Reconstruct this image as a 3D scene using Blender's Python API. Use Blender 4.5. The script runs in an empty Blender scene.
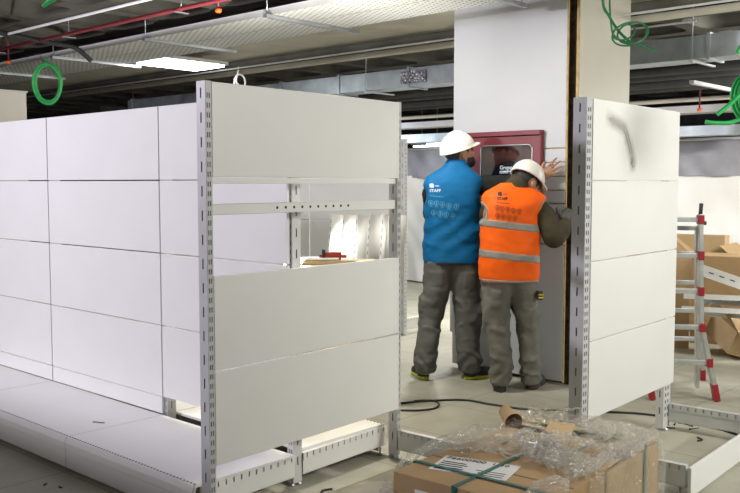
import bpy, bmesh, math, random
import numpy as np
from mathutils import Vector, Matrix, Euler
from mathutils.bvhtree import BVHTree
random.seed(7)
rng = np.random.default_rng(5)
SC = bpy.context.scene
COL = SC.collection
PI = math.pi

# ------------------------------------------------------------------ materials
def srgb(r, g, b):
    def f(c):
        c /= 255.0
        return c/12.92 if c <= .04045 else ((c+.055)/1.055)**2.4
    return (f(r), f(g), f(b), 1)

def mat(name, col, rough=.5, metal=0., noise=0., nscale=8., bump=0., bscale=60., col2=None, spec=.5):
    m = bpy.data.materials.new(name); m.use_nodes = True
    nt = m.node_tree; N = nt.nodes; L = nt.links
    b = N['Principled BSDF']
    b.inputs['Roughness'].default_value = rough
    b.inputs['Metallic'].default_value = metal
    b.inputs['Specular IOR Level'].default_value = spec
    tc = N.new('ShaderNodeTexCoord')
    if noise > 0 or col2:
        nz = N.new('ShaderNodeTexNoise'); nz.inputs['Scale'].default_value = nscale
        nz.inputs['Detail'].default_value = 6
        L.new(tc.outputs['Object'], nz.inputs['Vector'])
        rp = N.new('ShaderNodeValToRGB')
        c2 = col2 or tuple(max(0, c*(1-noise)) for c in col[:3])+(1,)
        rp.color_ramp.elements[0].position = .35; rp.color_ramp.elements[0].color = c2
        rp.color_ramp.elements[1].position = .65; rp.color_ramp.elements[1].color = col
        L.new(nz.outputs['Fac'], rp.inputs['Fac'])
        L.new(rp.outputs['Color'], b.inputs['Base Color'])
    else:
        b.inputs['Base Color'].default_value = col
    if bump > 0:
        n2 = N.new('ShaderNodeTexNoise'); n2.inputs['Scale'].default_value = bscale; n2.inputs['Detail'].default_value = 4
        L.new(tc.outputs['Object'], n2.inputs['Vector'])
        bp = N.new('ShaderNodeBump'); bp.inputs['Strength'].default_value = bump; bp.inputs['Distance'].default_value = .01
        L.new(n2.outputs['Fac'], bp.inputs['Height']); L.new(bp.outputs['Normal'], b.inputs['Normal'])
    return m

def emis(name, col, s):
    m = bpy.data.materials.new(name); m.use_nodes = True
    b = m.node_tree.nodes['Principled BSDF']
    b.inputs['Base Color'].default_value = col
    b.inputs['Emission Color'].default_value = col
    b.inputs['Emission Strength'].default_value = s
    return m

M = {}
M['panel'] = mat('white_powder_coat', (.79,.79,.775,1), .42, noise=.03, nscale=3)
M['post'] = mat('grey_powder_coat', (.54,.545,.56,1), .45, noise=.06, nscale=6)
M['slotshade'] = mat('grey_slot_shade', (.16,.16,.17,1), .6)  # darker copy of the post grey, stands for shade inside the slots
M['postlight'] = mat('pale_grey_powder_coat', (.64,.645,.64,1), .45, noise=.05, nscale=6)
M['black'] = mat('black_rubber', (.015,.015,.016,1), .6)
M['blackcable'] = mat('black_cable_sheath', (.02,.02,.022,1), .5)
M['steel'] = mat('zinc_steel', (.55,.57,.6,1), .38, .8, noise=.2, nscale=12)
M['galv'] = mat('galvanised_duct', (.50,.56,.60,1), .42, .55, noise=.3, nscale=5)
M['darkpipe'] = mat('dark_insulation', (.035,.035,.035,1), .7, noise=.3)
M['palepipe'] = mat('pale_conduit', (.6,.6,.62,1), .4, noise=.1)
M['redpipe'] = mat('sprinkler_red_paint', (.24,.035,.05,1), .35, noise=.2)
M['orange_cap'] = mat('orange_plastic', (.85,.14,.02,1), .45)
M['greencable'] = mat('green_cable_sheath', (.025,.46,.10,1), .4, noise=.3, nscale=20)
M['greencable_dim'] = mat('dimmed_green_cable_sheath', (.01,.17,.055,1), .4, noise=.3, nscale=20)  # same green cable, dim light put into the colour
M['whitecable'] = mat('white_cable_sheath', (.8,.8,.78,1), .4)
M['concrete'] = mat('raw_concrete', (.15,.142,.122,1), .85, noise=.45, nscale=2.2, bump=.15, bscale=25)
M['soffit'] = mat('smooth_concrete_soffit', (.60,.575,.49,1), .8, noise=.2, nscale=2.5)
M['darkwall'] = mat('dark_painted_wall', (.05,.05,.052,1), .8, noise=.3)
M['board'] = mat('white_melamine_board', (.47,.48,.505,1), .42, noise=.03, nscale=3)
M['cream'] = mat('warm_tinted_melamine_board', (.60,.58,.50,1), .5, noise=.04, nscale=3)  # same white board as the front, warm lamp light put into its colour
M['ply'] = mat('raw_pine_edge', (.55,.40,.19,1), .7, noise=.3, nscale=20)
M['core'] = mat('brown_chipboard', (.15,.11,.06,1), .9, noise=.5, nscale=30, bump=.3)
M['cabred'] = mat('dark_red_enamel', (.17,.026,.032,1), .35, noise=.12, nscale=4)
M['cabin'] = mat('dark_red_interior', (.12,.035,.035,1), .6)
M['kraft'] = mat('brown_cardboard', (.40,.265,.13,1), .8, noise=.12, nscale=9)
M['kraft2'] = mat('tan_cardboard', (.46,.32,.17,1), .8, noise=.15, nscale=7)
M['kraftdark'] = mat('cardboard_inside', (.20,.125,.06,1), .85, noise=.2, nscale=7)
M['strap'] = mat('green_strapping', (.02,.14,.11,1), .4, noise=.2, nscale=40)
M['paper'] = mat('white_paper', (.68,.68,.66,1), .6)
M['ink'] = mat('black_ink', (.02,.02,.02,1), .7)
M['teal'] = mat('teal_print', (.005,.16,.17,1), .6)
M['cup'] = mat('kraft_paper_cup', (.42,.27,.13,1), .7, noise=.15, nscale=14)
M['blue'] = mat('blue_vest_cloth', (.002,.135,.34,1), .65, noise=.12, nscale=12, bump=.1, bscale=200, spec=.25)
M['orange'] = mat('orange_vest_cloth', (.98,.135,.004,1), .6, noise=.08, nscale=10, bump=.1, bscale=200, spec=.25)
M['navy'] = mat('dark_navy_trim', (.012,.02,.03,1), .7)
M['reflect'] = mat('grey_reflective_tape', (.30,.285,.255,1), .45, noise=.1, nscale=60)
M['trousers1'] = mat('dark_grey_work_trousers', (.15,.15,.138,1), .85, noise=.25, nscale=9, bump=.15, bscale=150, spec=.2)
M['trousers2'] = mat('grey_work_trousers', (.20,.19,.17,1), .85, noise=.25, nscale=9, bump=.15, bscale=150, spec=.2)
M['sleeve1'] = mat('black_sweatshirt', (.022,.022,.02,1), .85, noise=.2, nscale=12, spec=.2)
M['sleeve2'] = mat('olive_jacket', (.062,.052,.03,1), .8, noise=.3, nscale=10, spec=.2)
M['glove'] = mat('grey_work_glove', (.09,.085,.08,1), .85, noise=.3, nscale=25)
M['skin'] = mat('skin', (.36,.19,.11,1), .5, noise=.15, nscale=14)
M['hair'] = mat('black_hair', (.012,.010,.009,1), .6, bump=.5, bscale=120)
M['helmet'] = mat('white_helmet_plastic', (.80,.78,.72,1), .3, noise=.03, nscale=10)
M['shoe1'] = mat('black_shoe', (.02,.02,.02,1), .6, noise=.3, nscale=40)
M['shoe2'] = mat('worn_grey_boot', (.06,.056,.05,1), .8, noise=.3, nscale=30)
M['lime'] = mat('lime_sole', (.50,.52,.03,1), .5)
M['yellow'] = mat('yellow_plastic', (.75,.52,.02,1), .45)
M['eye'] = mat('eye', (.02,.015,.012,1), .2)
M['lips'] = mat('lips', (.25,.09,.07,1), .5)
M['prw'] = mat('pale_print', (.10,.33,.52,1), .6)
M['prw2'] = mat('white_print', (.55,.66,.76,1), .6)
M['prk'] = mat('dark_print', (.16,.035,.01,1), .6)
M['prk2'] = mat('black_print', (.03,.012,.008,1), .6)
M['alu'] = mat('ladder_aluminium', (.56,.57,.56,1), .36, .6, noise=.2, nscale=10)
M['ladred'] = mat('red_ladder_plastic', (.28,.01,.016,1), .4)
M['tarp'] = mat('grey_plastic_tarp', (.36,.36,.40,1), .5, noise=.25, nscale=3)
M['sheet'] = mat('white_plastic_sheet', (.84,.83,.80,1), .5, noise=.05, nscale=2)
M['wood'] = mat('pale_pine', (.58,.45,.26,1), .7, noise=.25, nscale=14)
M['red'] = mat('red_plastic', (.30,.03,.012,1), .4)
M['brownlabel'] = mat('brown_print_label', (.14,.075,.055,1), .6, noise=.5, nscale=40)
M['tube'] = emis('lit_diffuser_bright', (.97,1,.98,1), 14)
M['lens'] = emis('lit_diffuser', (.97,1,.98,1), 9)
M['foil'] = mat('crumpled_foil', (.6,.6,.66,1), .3, .7, noise=.7, nscale=45, bump=1, bscale=40)
M['tape'] = mat('tool_black', (.03,.03,.03,1), .5)

def floor_mat():
    m = bpy.data.materials.new('pale_tile_floor'); m.use_nodes = True
    nt = m.node_tree; N = nt.nodes; L = nt.links; b = N['Principled BSDF']
    tc = N.new('ShaderNodeTexCoord')
    br = N.new('ShaderNodeTexBrick'); br.offset = 0; br.squash = 1
    br.inputs['Scale'].default_value = 1; br.inputs['Mortar Size'].default_value = .004
    br.inputs['Mortar Smooth'].default_value = .3
    br.inputs['Brick Width'].default_value = .6; br.inputs['Row Height'].default_value = .6
    br.inputs['Color1'].default_value = (.43,.415,.335,1); br.inputs['Color2'].default_value = (.405,.392,.318,1)
    br.inputs['Mortar'].default_value = (.23,.22,.18,1)
    mp = N.new('ShaderNodeMapping'); mp.inputs['Location'].default_value = (.22,.1,0)
    L.new(tc.outputs['Object'], mp.inputs['Vector']); L.new(mp.outputs['Vector'], br.inputs['Vector'])
    nz = N.new('ShaderNodeTexNoise'); nz.inputs['Scale'].default_value = 1.3; nz.inputs['Detail'].default_value = 8; nz.inputs['Roughness'].default_value = .65
    L.new(tc.outputs['Object'], nz.inputs['Vector'])
    rp = N.new('ShaderNodeValToRGB')
    rp.color_ramp.elements[0].position = .3; rp.color_ramp.elements[0].color = (.68,.68,.66,1)
    rp.color_ramp.elements[1].position = .62; rp.color_ramp.elements[1].color = (1,1,1,1)
    L.new(nz.outputs['Fac'], rp.inputs['Fac'])
    mx = N.new('ShaderNodeMixRGB'); mx.blend_type = 'MULTIPLY'; mx.inputs['Fac'].default_value = 1
    L.new(br.outputs['Color'], mx.inputs['Color1']); L.new(rp.outputs['Color'], mx.inputs['Color2'])
    L.new(mx.outputs['Color'], b.inputs['Base Color'])
    n2 = N.new('ShaderNodeTexNoise'); n2.inputs['Scale'].default_value = 5
    L.new(tc.outputs['Object'], n2.inputs['Vector'])
    mr = N.new('ShaderNodeMapRange'); mr.inputs['To Min'].default_value = .42; mr.inputs['To Max'].default_value = .7
    L.new(n2.outputs['Fac'], mr.inputs['Value']); L.new(mr.outputs['Result'], b.inputs['Roughness'])
    return m
M['floor'] = floor_mat()

def tray_mat():
    # pale sheet with rows of punched slots
    m = bpy.data.materials.new('perforated_tray_sheet'); m.use_nodes = True
    nt = m.node_tree; N = nt.nodes; L = nt.links; b = N['Principled BSDF']
    b.inputs['Roughness'].default_value = .4; b.inputs['Metallic'].default_value = .2
    tc = N.new('ShaderNodeTexCoord')
    br = N.new('ShaderNodeTexBrick'); br.offset = .5
    br.inputs['Scale'].default_value = 1; br.inputs['Brick Width'].default_value = .05; br.inputs['Row Height'].default_value = .045
    br.inputs['Mortar Size'].default_value = .016; br.inputs['Mortar Smooth'].default_value = .2
    br.inputs['Color1'].default_value = (.10,.10,.10,1); br.inputs['Color2'].default_value = (.20,.20,.19,1)
    br.inputs['Mortar'].default_value = (.80,.80,.76,1)
    L.new(tc.outputs['Object'], br.inputs['Vector']); L.new(br.outputs['Color'], b.inputs['Base Color'])
    return m
M['tray'] = tray_mat()
def perf_mat():
    m = bpy.data.materials.new('perforated_white_sheet'); m.use_nodes = True
    nt = m.node_tree; N = nt.nodes; L = nt.links; b = N['Principled BSDF']
    tc = N.new('ShaderNodeTexCoord')
    br = N.new('ShaderNodeTexBrick'); br.offset = .5
    br.inputs['Scale'].default_value = 1; br.inputs['Brick Width'].default_value = .06; br.inputs['Row Height'].default_value = .05
    br.inputs['Mortar Size'].default_value = .016
    br.inputs['Color1'].default_value = (.25,.25,.23,1); br.inputs['Color2'].default_value = (.25,.25,.23,1)
    br.inputs['Mortar'].default_value = (.8,.8,.78,1)
    L.new(tc.outputs['Object'], br.inputs['Vector']); L.new(br.outputs['Color'], b.inputs['Base Color'])
    return m
M['perf'] = perf_mat()
def glass_mat():
    m = bpy.data.materials.new('cabinet_glass'); m.use_nodes = True
    nt = m.node_tree; N = nt.nodes; L = nt.links; N.remove(N['Principled BSDF'])
    out = [n for n in N if n.type == 'OUTPUT_MATERIAL'][0]
    tr = N.new('ShaderNodeBsdfTransparent'); tr.inputs['Color'].default_value = (.85,.85,.85,1)
    gl = N.new('ShaderNodeBsdfGlossy'); gl.inputs['Roughness'].default_value = .06
    mx = N.new('ShaderNodeMixShader'); mx.inputs['Fac'].default_value = .12
    L.new(tr.outputs[0], mx.inputs[1]); L.new(gl.outputs[0], mx.inputs[2]); L.new(mx.outputs[0], out.inputs['Surface'])
    return m
M['glass'] = glass_mat()
def film_mat():
    m = bpy.data.materials.new('clear_stretch_film'); m.use_nodes = True
    nt = m.node_tree; N = nt.nodes; L = nt.links; N.remove(N['Principled BSDF'])
    out = [n for n in N if n.type == 'OUTPUT_MATERIAL'][0]
    tr = N.new('ShaderNodeBsdfTransparent'); tr.inputs['Color'].default_value = (.97,.97,.96,1)
    gl = N.new('ShaderNodeBsdfGlossy'); gl.inputs['Roughness'].default_value = .13
    df = N.new('ShaderNodeBsdfTranslucent'); df.inputs['Color'].default_value = (.9,.86,.78,1)
    d2 = N.new('ShaderNodeBsdfDiffuse'); d2.inputs['Color'].default_value = (.9,.86,.78,1)
    fr = N.new('ShaderNodeLayerWeight'); fr.inputs['Blend'].default_value = .35
    mx = N.new('ShaderNodeMixShader'); a1 = N.new('ShaderNodeMixShader'); a2 = N.new('ShaderNodeMixShader')
    a2.inputs['Fac'].default_value = .5
    L.new(df.outputs[0], a2.inputs[1]); L.new(d2.outputs[0], a2.inputs[2])
    a1.inputs['Fac'].default_value = .45
    L.new(a2.outputs[0], a1.inputs[1]); L.new(gl.outputs[0], a1.inputs[2])
    mr = N.new('ShaderNodeMapRange'); mr.inputs['To Min'].default_value = .06; mr.inputs['To Max'].default_value = .6
    L.new(fr.outputs['Facing'], mr.inputs['Value'])
    L.new(mr.outputs['Result'], mx.inputs['Fac'])
    L.new(tr.outputs[0], mx.inputs[1]); L.new(a1.outputs[0], mx.inputs[2]); L.new(mx.outputs[0], out.inputs['Surface'])
    tc = N.new('ShaderNodeTexCoord'); nz = N.new('ShaderNodeTexNoise'); nz.inputs['Scale'].default_value = 28; nz.inputs['Detail'].default_value = 5
    nz.inputs['Distortion'].default_value = 1.2
    L.new(tc.outputs['Object'], nz.inputs['Vector'])
    bp = N.new('ShaderNodeBump'); bp.inputs['Strength'].default_value = 1.; bp.inputs['Distance'].default_value = .02
    L.new(nz.outputs['Fac'], bp.inputs['Height'])
    for n in (gl, d2, df): L.new(bp.outputs['Normal'], n.inputs['Normal'])
    L.new(bp.outputs['Normal'], fr.inputs['Normal'])
    return m
M['film'] = film_mat()

# ------------------------------------------------------------------ mesh helpers
class MB:
    def __init__(s): s.bm = bmesh.new()
    def box(s, x0, x1, y0, y1, z0, z1, mtx=None, bev=0.):
        bm = bmesh.new() if bev else s.bm
        vs = [bm.verts.new((x, y, z)) for x in (x0, x1) for y in (y0, y1) for z in (z0, z1)]
        for f in ((0,1,3,2),(4,6,7,5),(0,4,5,1),(2,3,7,6),(0,2,6,4),(1,5,7,3)):
            bm.faces.new([vs[i] for i in f])
        if bev:
            bmesh.ops.bevel(bm, geom=bm.edges[:], offset=bev, segments=2, affect='EDGES', profile=.6)
            if mtx: bm.transform(mtx)
            s.merge(bm)
        elif mtx:
            for v in vs: v.co = mtx @ v.co
        return s
    def merge(s, bm):
        me = bpy.data.meshes.new('tmp'); bm.to_mesh(me); bm.free()
        s.bm.from_mesh(me); bpy.data.meshes.remove(me)
    def ring_tube(s, pts, rad, seg=10, caps=True, closed=False):
        pts = [Vector(p) for p in pts]; n = len(pts)
        rad = rad if isinstance(rad, (list, tuple)) else [rad]*n
        rings = []; prev = None
        for i, p in enumerate(pts):
            if closed: t = pts[(i+1) % n]-pts[i-1]
            else: t = pts[min(i+1, n-1)]-pts[max(i-1, 0)]
            t.normalize()
            if prev is None:
                a = Vector((0,0,1)) if abs(t.z) < .9 else Vector((1,0,0))
                u = t.cross(a).normalized()
            else:
                u = (prev-t*prev.dot(t))
                u = u.normalized() if u.length > 1e-6 else t.orthogonal().normalized()
            prev = u; w = t.cross(u)
            rings.append([s.bm.verts.new(p+rad[i]*(math.cos(2*PI*k/seg)*u+math.sin(2*PI*k/seg)*w)) for k in range(seg)])
        for i in range(n if closed else n-1):
            a, b = rings[i], rings[(i+1) % n]
            for k in range(seg):
                f = s.bm.faces.new((a[k], a[(k+1) % seg], b[(k+1) % seg], b[k])); f.smooth = True
        if caps and not closed:
            s.bm.faces.new(rings[0][::-1]); s.bm.faces.new(rings[-1])
        return s
    def cyl(s, p0, p1, r, seg=12, r2=None):
        return s.ring_tube([p0, p1], [r, r if r2 is None else r2], seg)
    def lathe(s, prof, seg=24, mtx=None):
        rings = []
        for r, z in prof:
            rings.append([s.bm.verts.new((r*math.cos(2*PI*k/seg), r*math.sin(2*PI*k/seg), z)) for k in range(seg)])
        for a, b in zip(rings, rings[1:]):
            for k in range(seg):
                f = s.bm.faces.new((a[k], a[(k+1) % seg], b[(k+1) % seg], b[k])); f.smooth = True
        if prof[0][0] > 1e-5: s.bm.faces.new(rings[0][::-1])
        if prof[-1][0] > 1e-5: s.bm.faces.new(rings[-1])
        if mtx:
            for rg in rings:
                for v in rg: v.co = mtx @ v.co
        return s
    def prism(s, poly, y0, y1, mtx=None):
        # polygon in x,z extruded in y
        a = [s.bm.verts.new((p[0], y0, p[1])) for p in poly]; b = [s.bm.verts.new((p[0], y1, p[1])) for p in poly]
        n = len(poly)
        s.bm.faces.new(a); s.bm.faces.new(b[::-1])
        for i in range(n): s.bm.faces.new((a[i], b[i], b[(i+1) % n], a[(i+1) % n]))
        if mtx:
            for v in a+b: v.co = mtx @ v.co
        return s
    def grid(s, P, smooth=True):
        # P: array rows x cols of points
        vs = [[s.bm.verts.new(p) for p in row] for row in P]
        for i in range(len(vs)-1):
            for j in range(len(vs[0])-1):
                f = s.bm.faces.new((vs[i][j], vs[i][j+1], vs[i+1][j+1], vs[i+1][j])); f.smooth = smooth
        return s
    def build(s, name, m, parent=None, bevel=0., recalc=True, recentre=True):
        if recalc: bmesh.ops.recalc_face_normals(s.bm, faces=s.bm.faces[:])
        me = bpy.data.meshes.new(name)
        o = bpy.data.objects.new(name, me); COL.objects.link(o)
        if parent is None and recentre:
            xs = [v.co for v in s.bm.verts]
            c = Vector(((min(v.x for v in xs)+max(v.x for v in xs))/2, (min(v.y for v in xs)+max(v.y for v in xs))/2, min(v.z for v in xs)))
            for v in s.bm.verts: v.co -= c
            o.location = c
        elif parent is not None:
            o.parent = parent
            if not parent.get('_local'):
                c = Vector(parent.location)
                p = parent.parent
                while p is not None: c += Vector(p.location); p = p.parent
                for v in s.bm.verts: v.co -= c
        s.bm.to_mesh(me); s.bm.free()
        me.materials.append(m)
        if bevel:
            bv = o.modifiers.new('bevel', 'BEVEL'); bv.width = bevel; bv.segments = 2; bv.limit_method = 'ANGLE'
        return o

def absorb(po, co, m):
    # surface pattern becomes part of the mesh it is printed or punched on
    bm = bmesh.new(); bm.from_mesh(po.data); k = len(po.data.materials); n0 = len(bm.faces)
    bm.from_mesh(co.data); bm.faces.ensure_lookup_table()
    for f in bm.faces[n0:]: f.material_index = k
    bm.to_mesh(po.data); bm.free(); po.data.materials.append(m)
    me = co.data; bpy.data.objects.remove(co); bpy.data.meshes.remove(me)
def tag(o, label, cat, group=None):
    o['label'] = label; o['category'] = cat
    if group: o['group'] = group
    return o
def struct(o):
    o['kind'] = 'structure'; return o
def thing(name, label, cat, loc=(0,0,0), rz=0, group=None, local=False):
    o = bpy.data.objects.new(name, None); COL.objects.link(o)
    o.location = loc; o.rotation_euler = (0,0,rz); o.empty_display_size = .1
    tag(o, label, cat, group)
    if local: o['_local'] = 1
    return o
def sublocal(o):
    # children of a part of a locally built thing are local too
    o['_local'] = 1; return o
def dup(root, loc, rz=None, label=None):
    r = root.copy(); COL.objects.link(r); r.location = loc
    if rz is not None: r.rotation_euler = (0,0,rz)
    if label: r['label'] = label
    for ch in list(root.children):
        c = ch.copy(); COL.objects.link(c); c.parent = r
        for g in list(ch.children):
            d = g.copy(); COL.objects.link(d); d.parent = c
    return r

def slot_plate(mb, u0, u1, z0, z1, cols, sw, slots, place):
    """sheet with punched slots: cols = slot centre positions, slots = (z0,z1) list; place(u0,u1,z0,z1) adds a strip"""
    edges = [u0]
    for c in cols: edges += [c-sw/2, c+sw/2]
    edges.append(u1)
    for i in range(0, len(edges), 2): place(edges[i], edges[i+1], z0, z1)
    for i in range(1, len(edges)-1, 2):
        zp = z0
        for a, b in slots:
            place(edges[i], edges[i+1], zp, a); zp = b
        place(edges[i], edges[i+1], zp, z1)

# ------------------------------------------------------------------ the setting
FZ = 0
o = MB().box(-5,17,-6,20,-.1,0).build('floor', M['floor'], recentre=False); struct(o)
CZ = 2.85
def waffle():
    mb = MB(); bm = mb.bm
    def coffer(x0, x1, y0, y1):
        cx, cy = (x0+x1)/2, (y0+y1)/2; w = (x1-x0)/2; h = (y1-y0)/2
        def ring(sx, sy, z, n=20, p=5.):
            r = []
            for k in range(n):
                a = 2*PI*k/n+PI/4
                c, s = math.cos(a), math.sin(a)
                r.append(bm.verts.new((cx+sx*math.copysign(abs(c)**(2/p), c), cy+sy*math.copysign(abs(s)**(2/p), s), z)))
            return r
        cs = [bm.verts.new((cx+sx*w, cy+sy*h, CZ)) for sx, sy in ((1,1),(-1,1),(-1,-1),(1,-1))]
        rings = [ring(w-.07, h-.07, CZ), ring(w-.085, h-.085, CZ+.05), ring(w-.12, h-.12, CZ+.15, p=4), ring(w-.19, h-.19, CZ+.235, p=3), ring(.05, .05, CZ+.26, p=2)]
        for k in range(4):
            seg = [rings[0][(k*5+j) % 20] for j in range(6)]
            bm.faces.new([cs[k]]+seg+[cs[(k+1) % 4]])
        for a, b in zip(rings, rings[1:]):
            for k in range(20):
                f = bm.faces.new((a[k], a[(k+1) % 20], b[(k+1) % 20], b[k])); f.smooth = True
        bm.faces.new(rings[-1])
    xs1 = [5.4-.8*i for i in range(7)]; xs2 = [6.55+.82*i for i in range(11)]
    ys = [.16+.8*i for i in range(22)]
    for X in (xs1[::-1], xs2):
        for a, b in zip(X, X[1:]):
            for c, d in zip(ys, ys[1:]): coffer(a, b, c, d)
    # plain slab around the coffered fields and above them
    mb.box(-5, xs1[-1], -6, 20, CZ, CZ+.3)
    mb.box(xs1[-1], 17, -6, ys[0], CZ, CZ+.3)
    mb.box(xs1[-1], 17, ys[-1], 20, CZ, CZ+.3)
    mb.box(xs2[-1], 17, ys[0], ys[-1], CZ, CZ+.3)
    mb.box(-5,17,-6,20, CZ+.3, CZ+.4)
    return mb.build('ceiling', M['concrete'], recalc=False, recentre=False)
struct(waffle())
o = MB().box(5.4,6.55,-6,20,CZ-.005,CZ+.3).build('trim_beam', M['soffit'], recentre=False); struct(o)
o = MB().box(16.0,16.2,-6,20,0,CZ+.3).build('wall_back', M['darkwall'], recentre=False); struct(o)
o = MB().box(-5,16.2,19.4,19.6,0,CZ+.3).build('wall_far_left', M['darkwall'], recentre=False); struct(o)
# unseen stand-in for the shelving opposite, added to shade the left floor
o = MB().box(.40,.46,3.3,9,0,1.50).build('shade_wall_left', M['panel'], recentre=False); struct(o)

# ------------------------------------------------------------------ shelving kit
PT = 1.87      # post height
def upright(label, x, y, rz=0, m='post', group=None, depth=.055, width=.04):
    t = thing('shelving_upright', label, 'shelf post', (x, y, 0), rz, group, local=True)
    hw, hd = width/2, depth/2
    mb = MB(); th = .0025
    long_s = [(.10+.10*i, .10+.10*i+.042) for i in range(18)]
    dbl = [(.08+.04*i, .08+.04*i+.022) for i in range(44)]
    for sy in (-1, 1):
        slot_plate(mb, -hw, hw, .02, PT, (-hw*.45, hw*.30), hw*.34, dbl,
                   lambda a, b, c, d: mb.box(a, b, sy*hd-th/2, sy*hd+th/2, c, d))
    for sx in (-1, 1):
        slot_plate(mb, -hd, hd, .02, PT, (0,), .008, long_s,
                   lambda a, b, c, d: mb.box(sx*hw-th/2, sx*hw+th/2, a, b, c, d))
    mb.box(-hw, hw, -hd, hd, PT-.003, PT)
    mb.box(-hw, hw, -hd, hd, .015, .02)
    mb.build('post', M[m], t)
    mb = MB().box(-hw+.004,hw-.004,-hd+.004,hd-.004,.03,PT-.02); mb.build('shade_filler', M['slotshade'], t)
    for sy in (-1, 1):
        f = MB()
        f.lathe([(.019,0),(.019,.006),(.006,.012),(.006,.05)], 12, Matrix.Translation((0, sy*hd*.8, 0)))
        f.build('levelling_foot', M['steel'], t)
    return t
def panel(name, label, corners, z0, z1, th=.018, m='panel', group=None, lip=.0):
    """upright panel between two plan points, thickness to the left of travel"""
    (x0, y0), (x1, y1) = corners
    L_ = math.hypot(x1-x0, y1-y0); a = math.atan2(y1-y0, x1-x0)
    mb = MB(); mx = Matrix.Translation((x0, y0, 0)) @ Matrix.Rotation(a, 4, 'Z')
    mb.box(0, L_, 0, th, z0, z1, mx, bev=.003)
    t = thing(name, label, 'shelving panel', ((x0+x1)/2, (y0+y1)/2, z0), 0, group)
    mb.build('face', M[m], t)
    return t

# ---- long run on the left (spine plane X = 2.79) -----------------------------
SPX = 2.79
bays = [('leftmost bay', 5.375, 6.615), ('middle bay', 4.135, 5.365), ('bay nearest the end frame', 3.095, 4.125)]
rows = [('top row', 1.473, 1.87), ('second row down', 1.073, 1.467), ('third row down', .673, 1.067), ('lowest full row', .273, .667)]
for bn, y0, y1 in bays:
    for rn, z0, z1 in rows:
        panel('back_panel', 'white back panel of the long left run, %s, %s' % (rn, bn), ((SPX, y1), (SPX, y0)), z0, z1, group='back panels of the long run')
for (bn, y0, y1) in bays[:2]:
    panel('base_back_panel', 'narrow white strip panel just above the base shelf, %s' % bn, ((SPX, y1), (SPX, y0)), .174, .267, group='narrow strip panels')
upright('slotted post at the end of the long run, seen through the frame opening', SPX+.05, 3.105, PI/2, 'postlight', 'posts of the long run')
upright('slotted post between middle and near bay, its foot showing under the panels', SPX+.045, 4.13, PI/2, 'post', 'posts of the long run')
upright('slotted post behind the seam of the leftmost bay', SPX+.045, 5.37, PI/2, 'post', 'posts of the long run')

def base_shelf(label, x0, x1, y0, y1, front=-1):
    """sheet shelf on the brackets; front -1: lip at x0"""
    t = thing('base_shelf', label, 'shelf', ((x0+x1)/2, (y0+y1)/2, .10), 0, 'base shelves')
    xf, xb = (x0, x1) if front < 0 else (x1, x0)
    s = 1 if front < 0 else -1
    mb = MB()
    prof = [(xb, .170), (xf+s*.03, .170), (xf+s*.010, .165), (xf+s*.004, .152), (xf, .142), (xf, .108), (xf+s*.006, .104), (xf+s*.012, .108), (xf+s*.016, .135), (xf+s*.02, .157), (xb, .157)]
    mb.prism(prof, y0, y1)
    tr_ = mb.build('tray', M['panel'], t)
    h = MB()
    n = int((y1-y0)/.025)
    for i in range(n):
        y = y0+.0125+i*.025
        h.box(xf+s*.022-.004, xf+s*.022+.004, y-.0035, y+.0035, .1695, .1706)
    absorb(tr_, h.build('perforation', M['black'], t), M['black'])
    return t
base_shelf('white base shelf at far left, cut by the photo edge', 2.2, SPX-.004, 5.375, 6.615)
base_shelf('white base shelf in the middle with a small scrap on it', 2.2, SPX-.004, 4.13, 5.37)
base_shelf('white base shelf beside the tall end frame', 2.2, SPX-.004, 3.05, 4.125)
base_shelf('white base shelf behind the end frame, brown label stuck to it', SPX+.085, 3.50, 3.104, 4.13, 1)
base_shelf('white base shelf farther back behind the long run', SPX+.085, 3.50, 4.14, 5.37, 1)
def kick(label, x0, x1, y0, y1, z1=.103):
    o = MB().box(x0, x1, y0, y1, .012, z1, bev=.002).build('kick_plate', M['panel'])
    return tag(o, label, 'kick plate', 'kick plates under the base shelves')
kick('white kick plate at far left under the base shelf', 2.204, 2.218, 5.376, 6.61)
kick('white kick plate under the middle base shelf', 2.204, 2.218, 4.132, 5.369)
kick('white kick plate under the base shelf beside the end frame', 2.204, 2.218, 2.99, 4.126)
kick('white kick plate on the far side of the long run', 3.48, 3.494, 3.14, 4.13)

def bracket(label, p0, p1, z1=.156, m='panel', foot=True):
    """base bracket from post p0 to tip p1 with slotted upper edge"""
    (x0, y0), (x1, y1) = p0, p1
    L_ = math.hypot(x1-x0, y1-y0); a = math.atan2(y1-y0, x1-x0)
    t = thing('base_bracket', label, 'base bracket', (x0, y0, 0), a, 'base brackets', local=True)
    mb = MB()
    mb.box(0, L_, -.012, -.009, .05, z1-.03); mb.box(0, L_, .009, .012, .05, z1-.03)
    z = z1-.03
    n = int(L_/.045)
    for sy in (-1, 1):
        slots = [(.02+i*.045, .02+i*.045+.008) for i in range(n)]
        pos = 0.
        for a0, b0 in slots:
            mb.box(pos, a0, sy*.0145-.0015, sy*.0145+.0015, z-.006, z+.03); pos = b0
            mb.box(a0, b0, sy*.0145-.0015, sy*.0145+.0015, z-.006, z+.004)
        mb.box(pos, L_, sy*.0145-.0015, sy*.0145+.0015, z-.006, z+.03)
    mb.box(0, L_, -.012, .012, .05, .053)
    mb.box(0, L_, -.013, .013, z1-.004, z1-.001)
    mb.box(L_-.003, L_, -.012, .012, .05, z1)
    mb.build('beam', M[m], t)
    s = MB()
    s.box(.002, L_-.004, -.0085, .0085, .054, z1-.006); s.build('core', M['post'], t)
    if foot:
        f = MB(); f.lathe([(.017,0),(.017,.006),(.006,.012),(.006,.055)], 12, Matrix.Translation((L_-.03, 0, 0)))
        f.build('levelling_foot', M['steel'], t)
    return t
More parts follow.
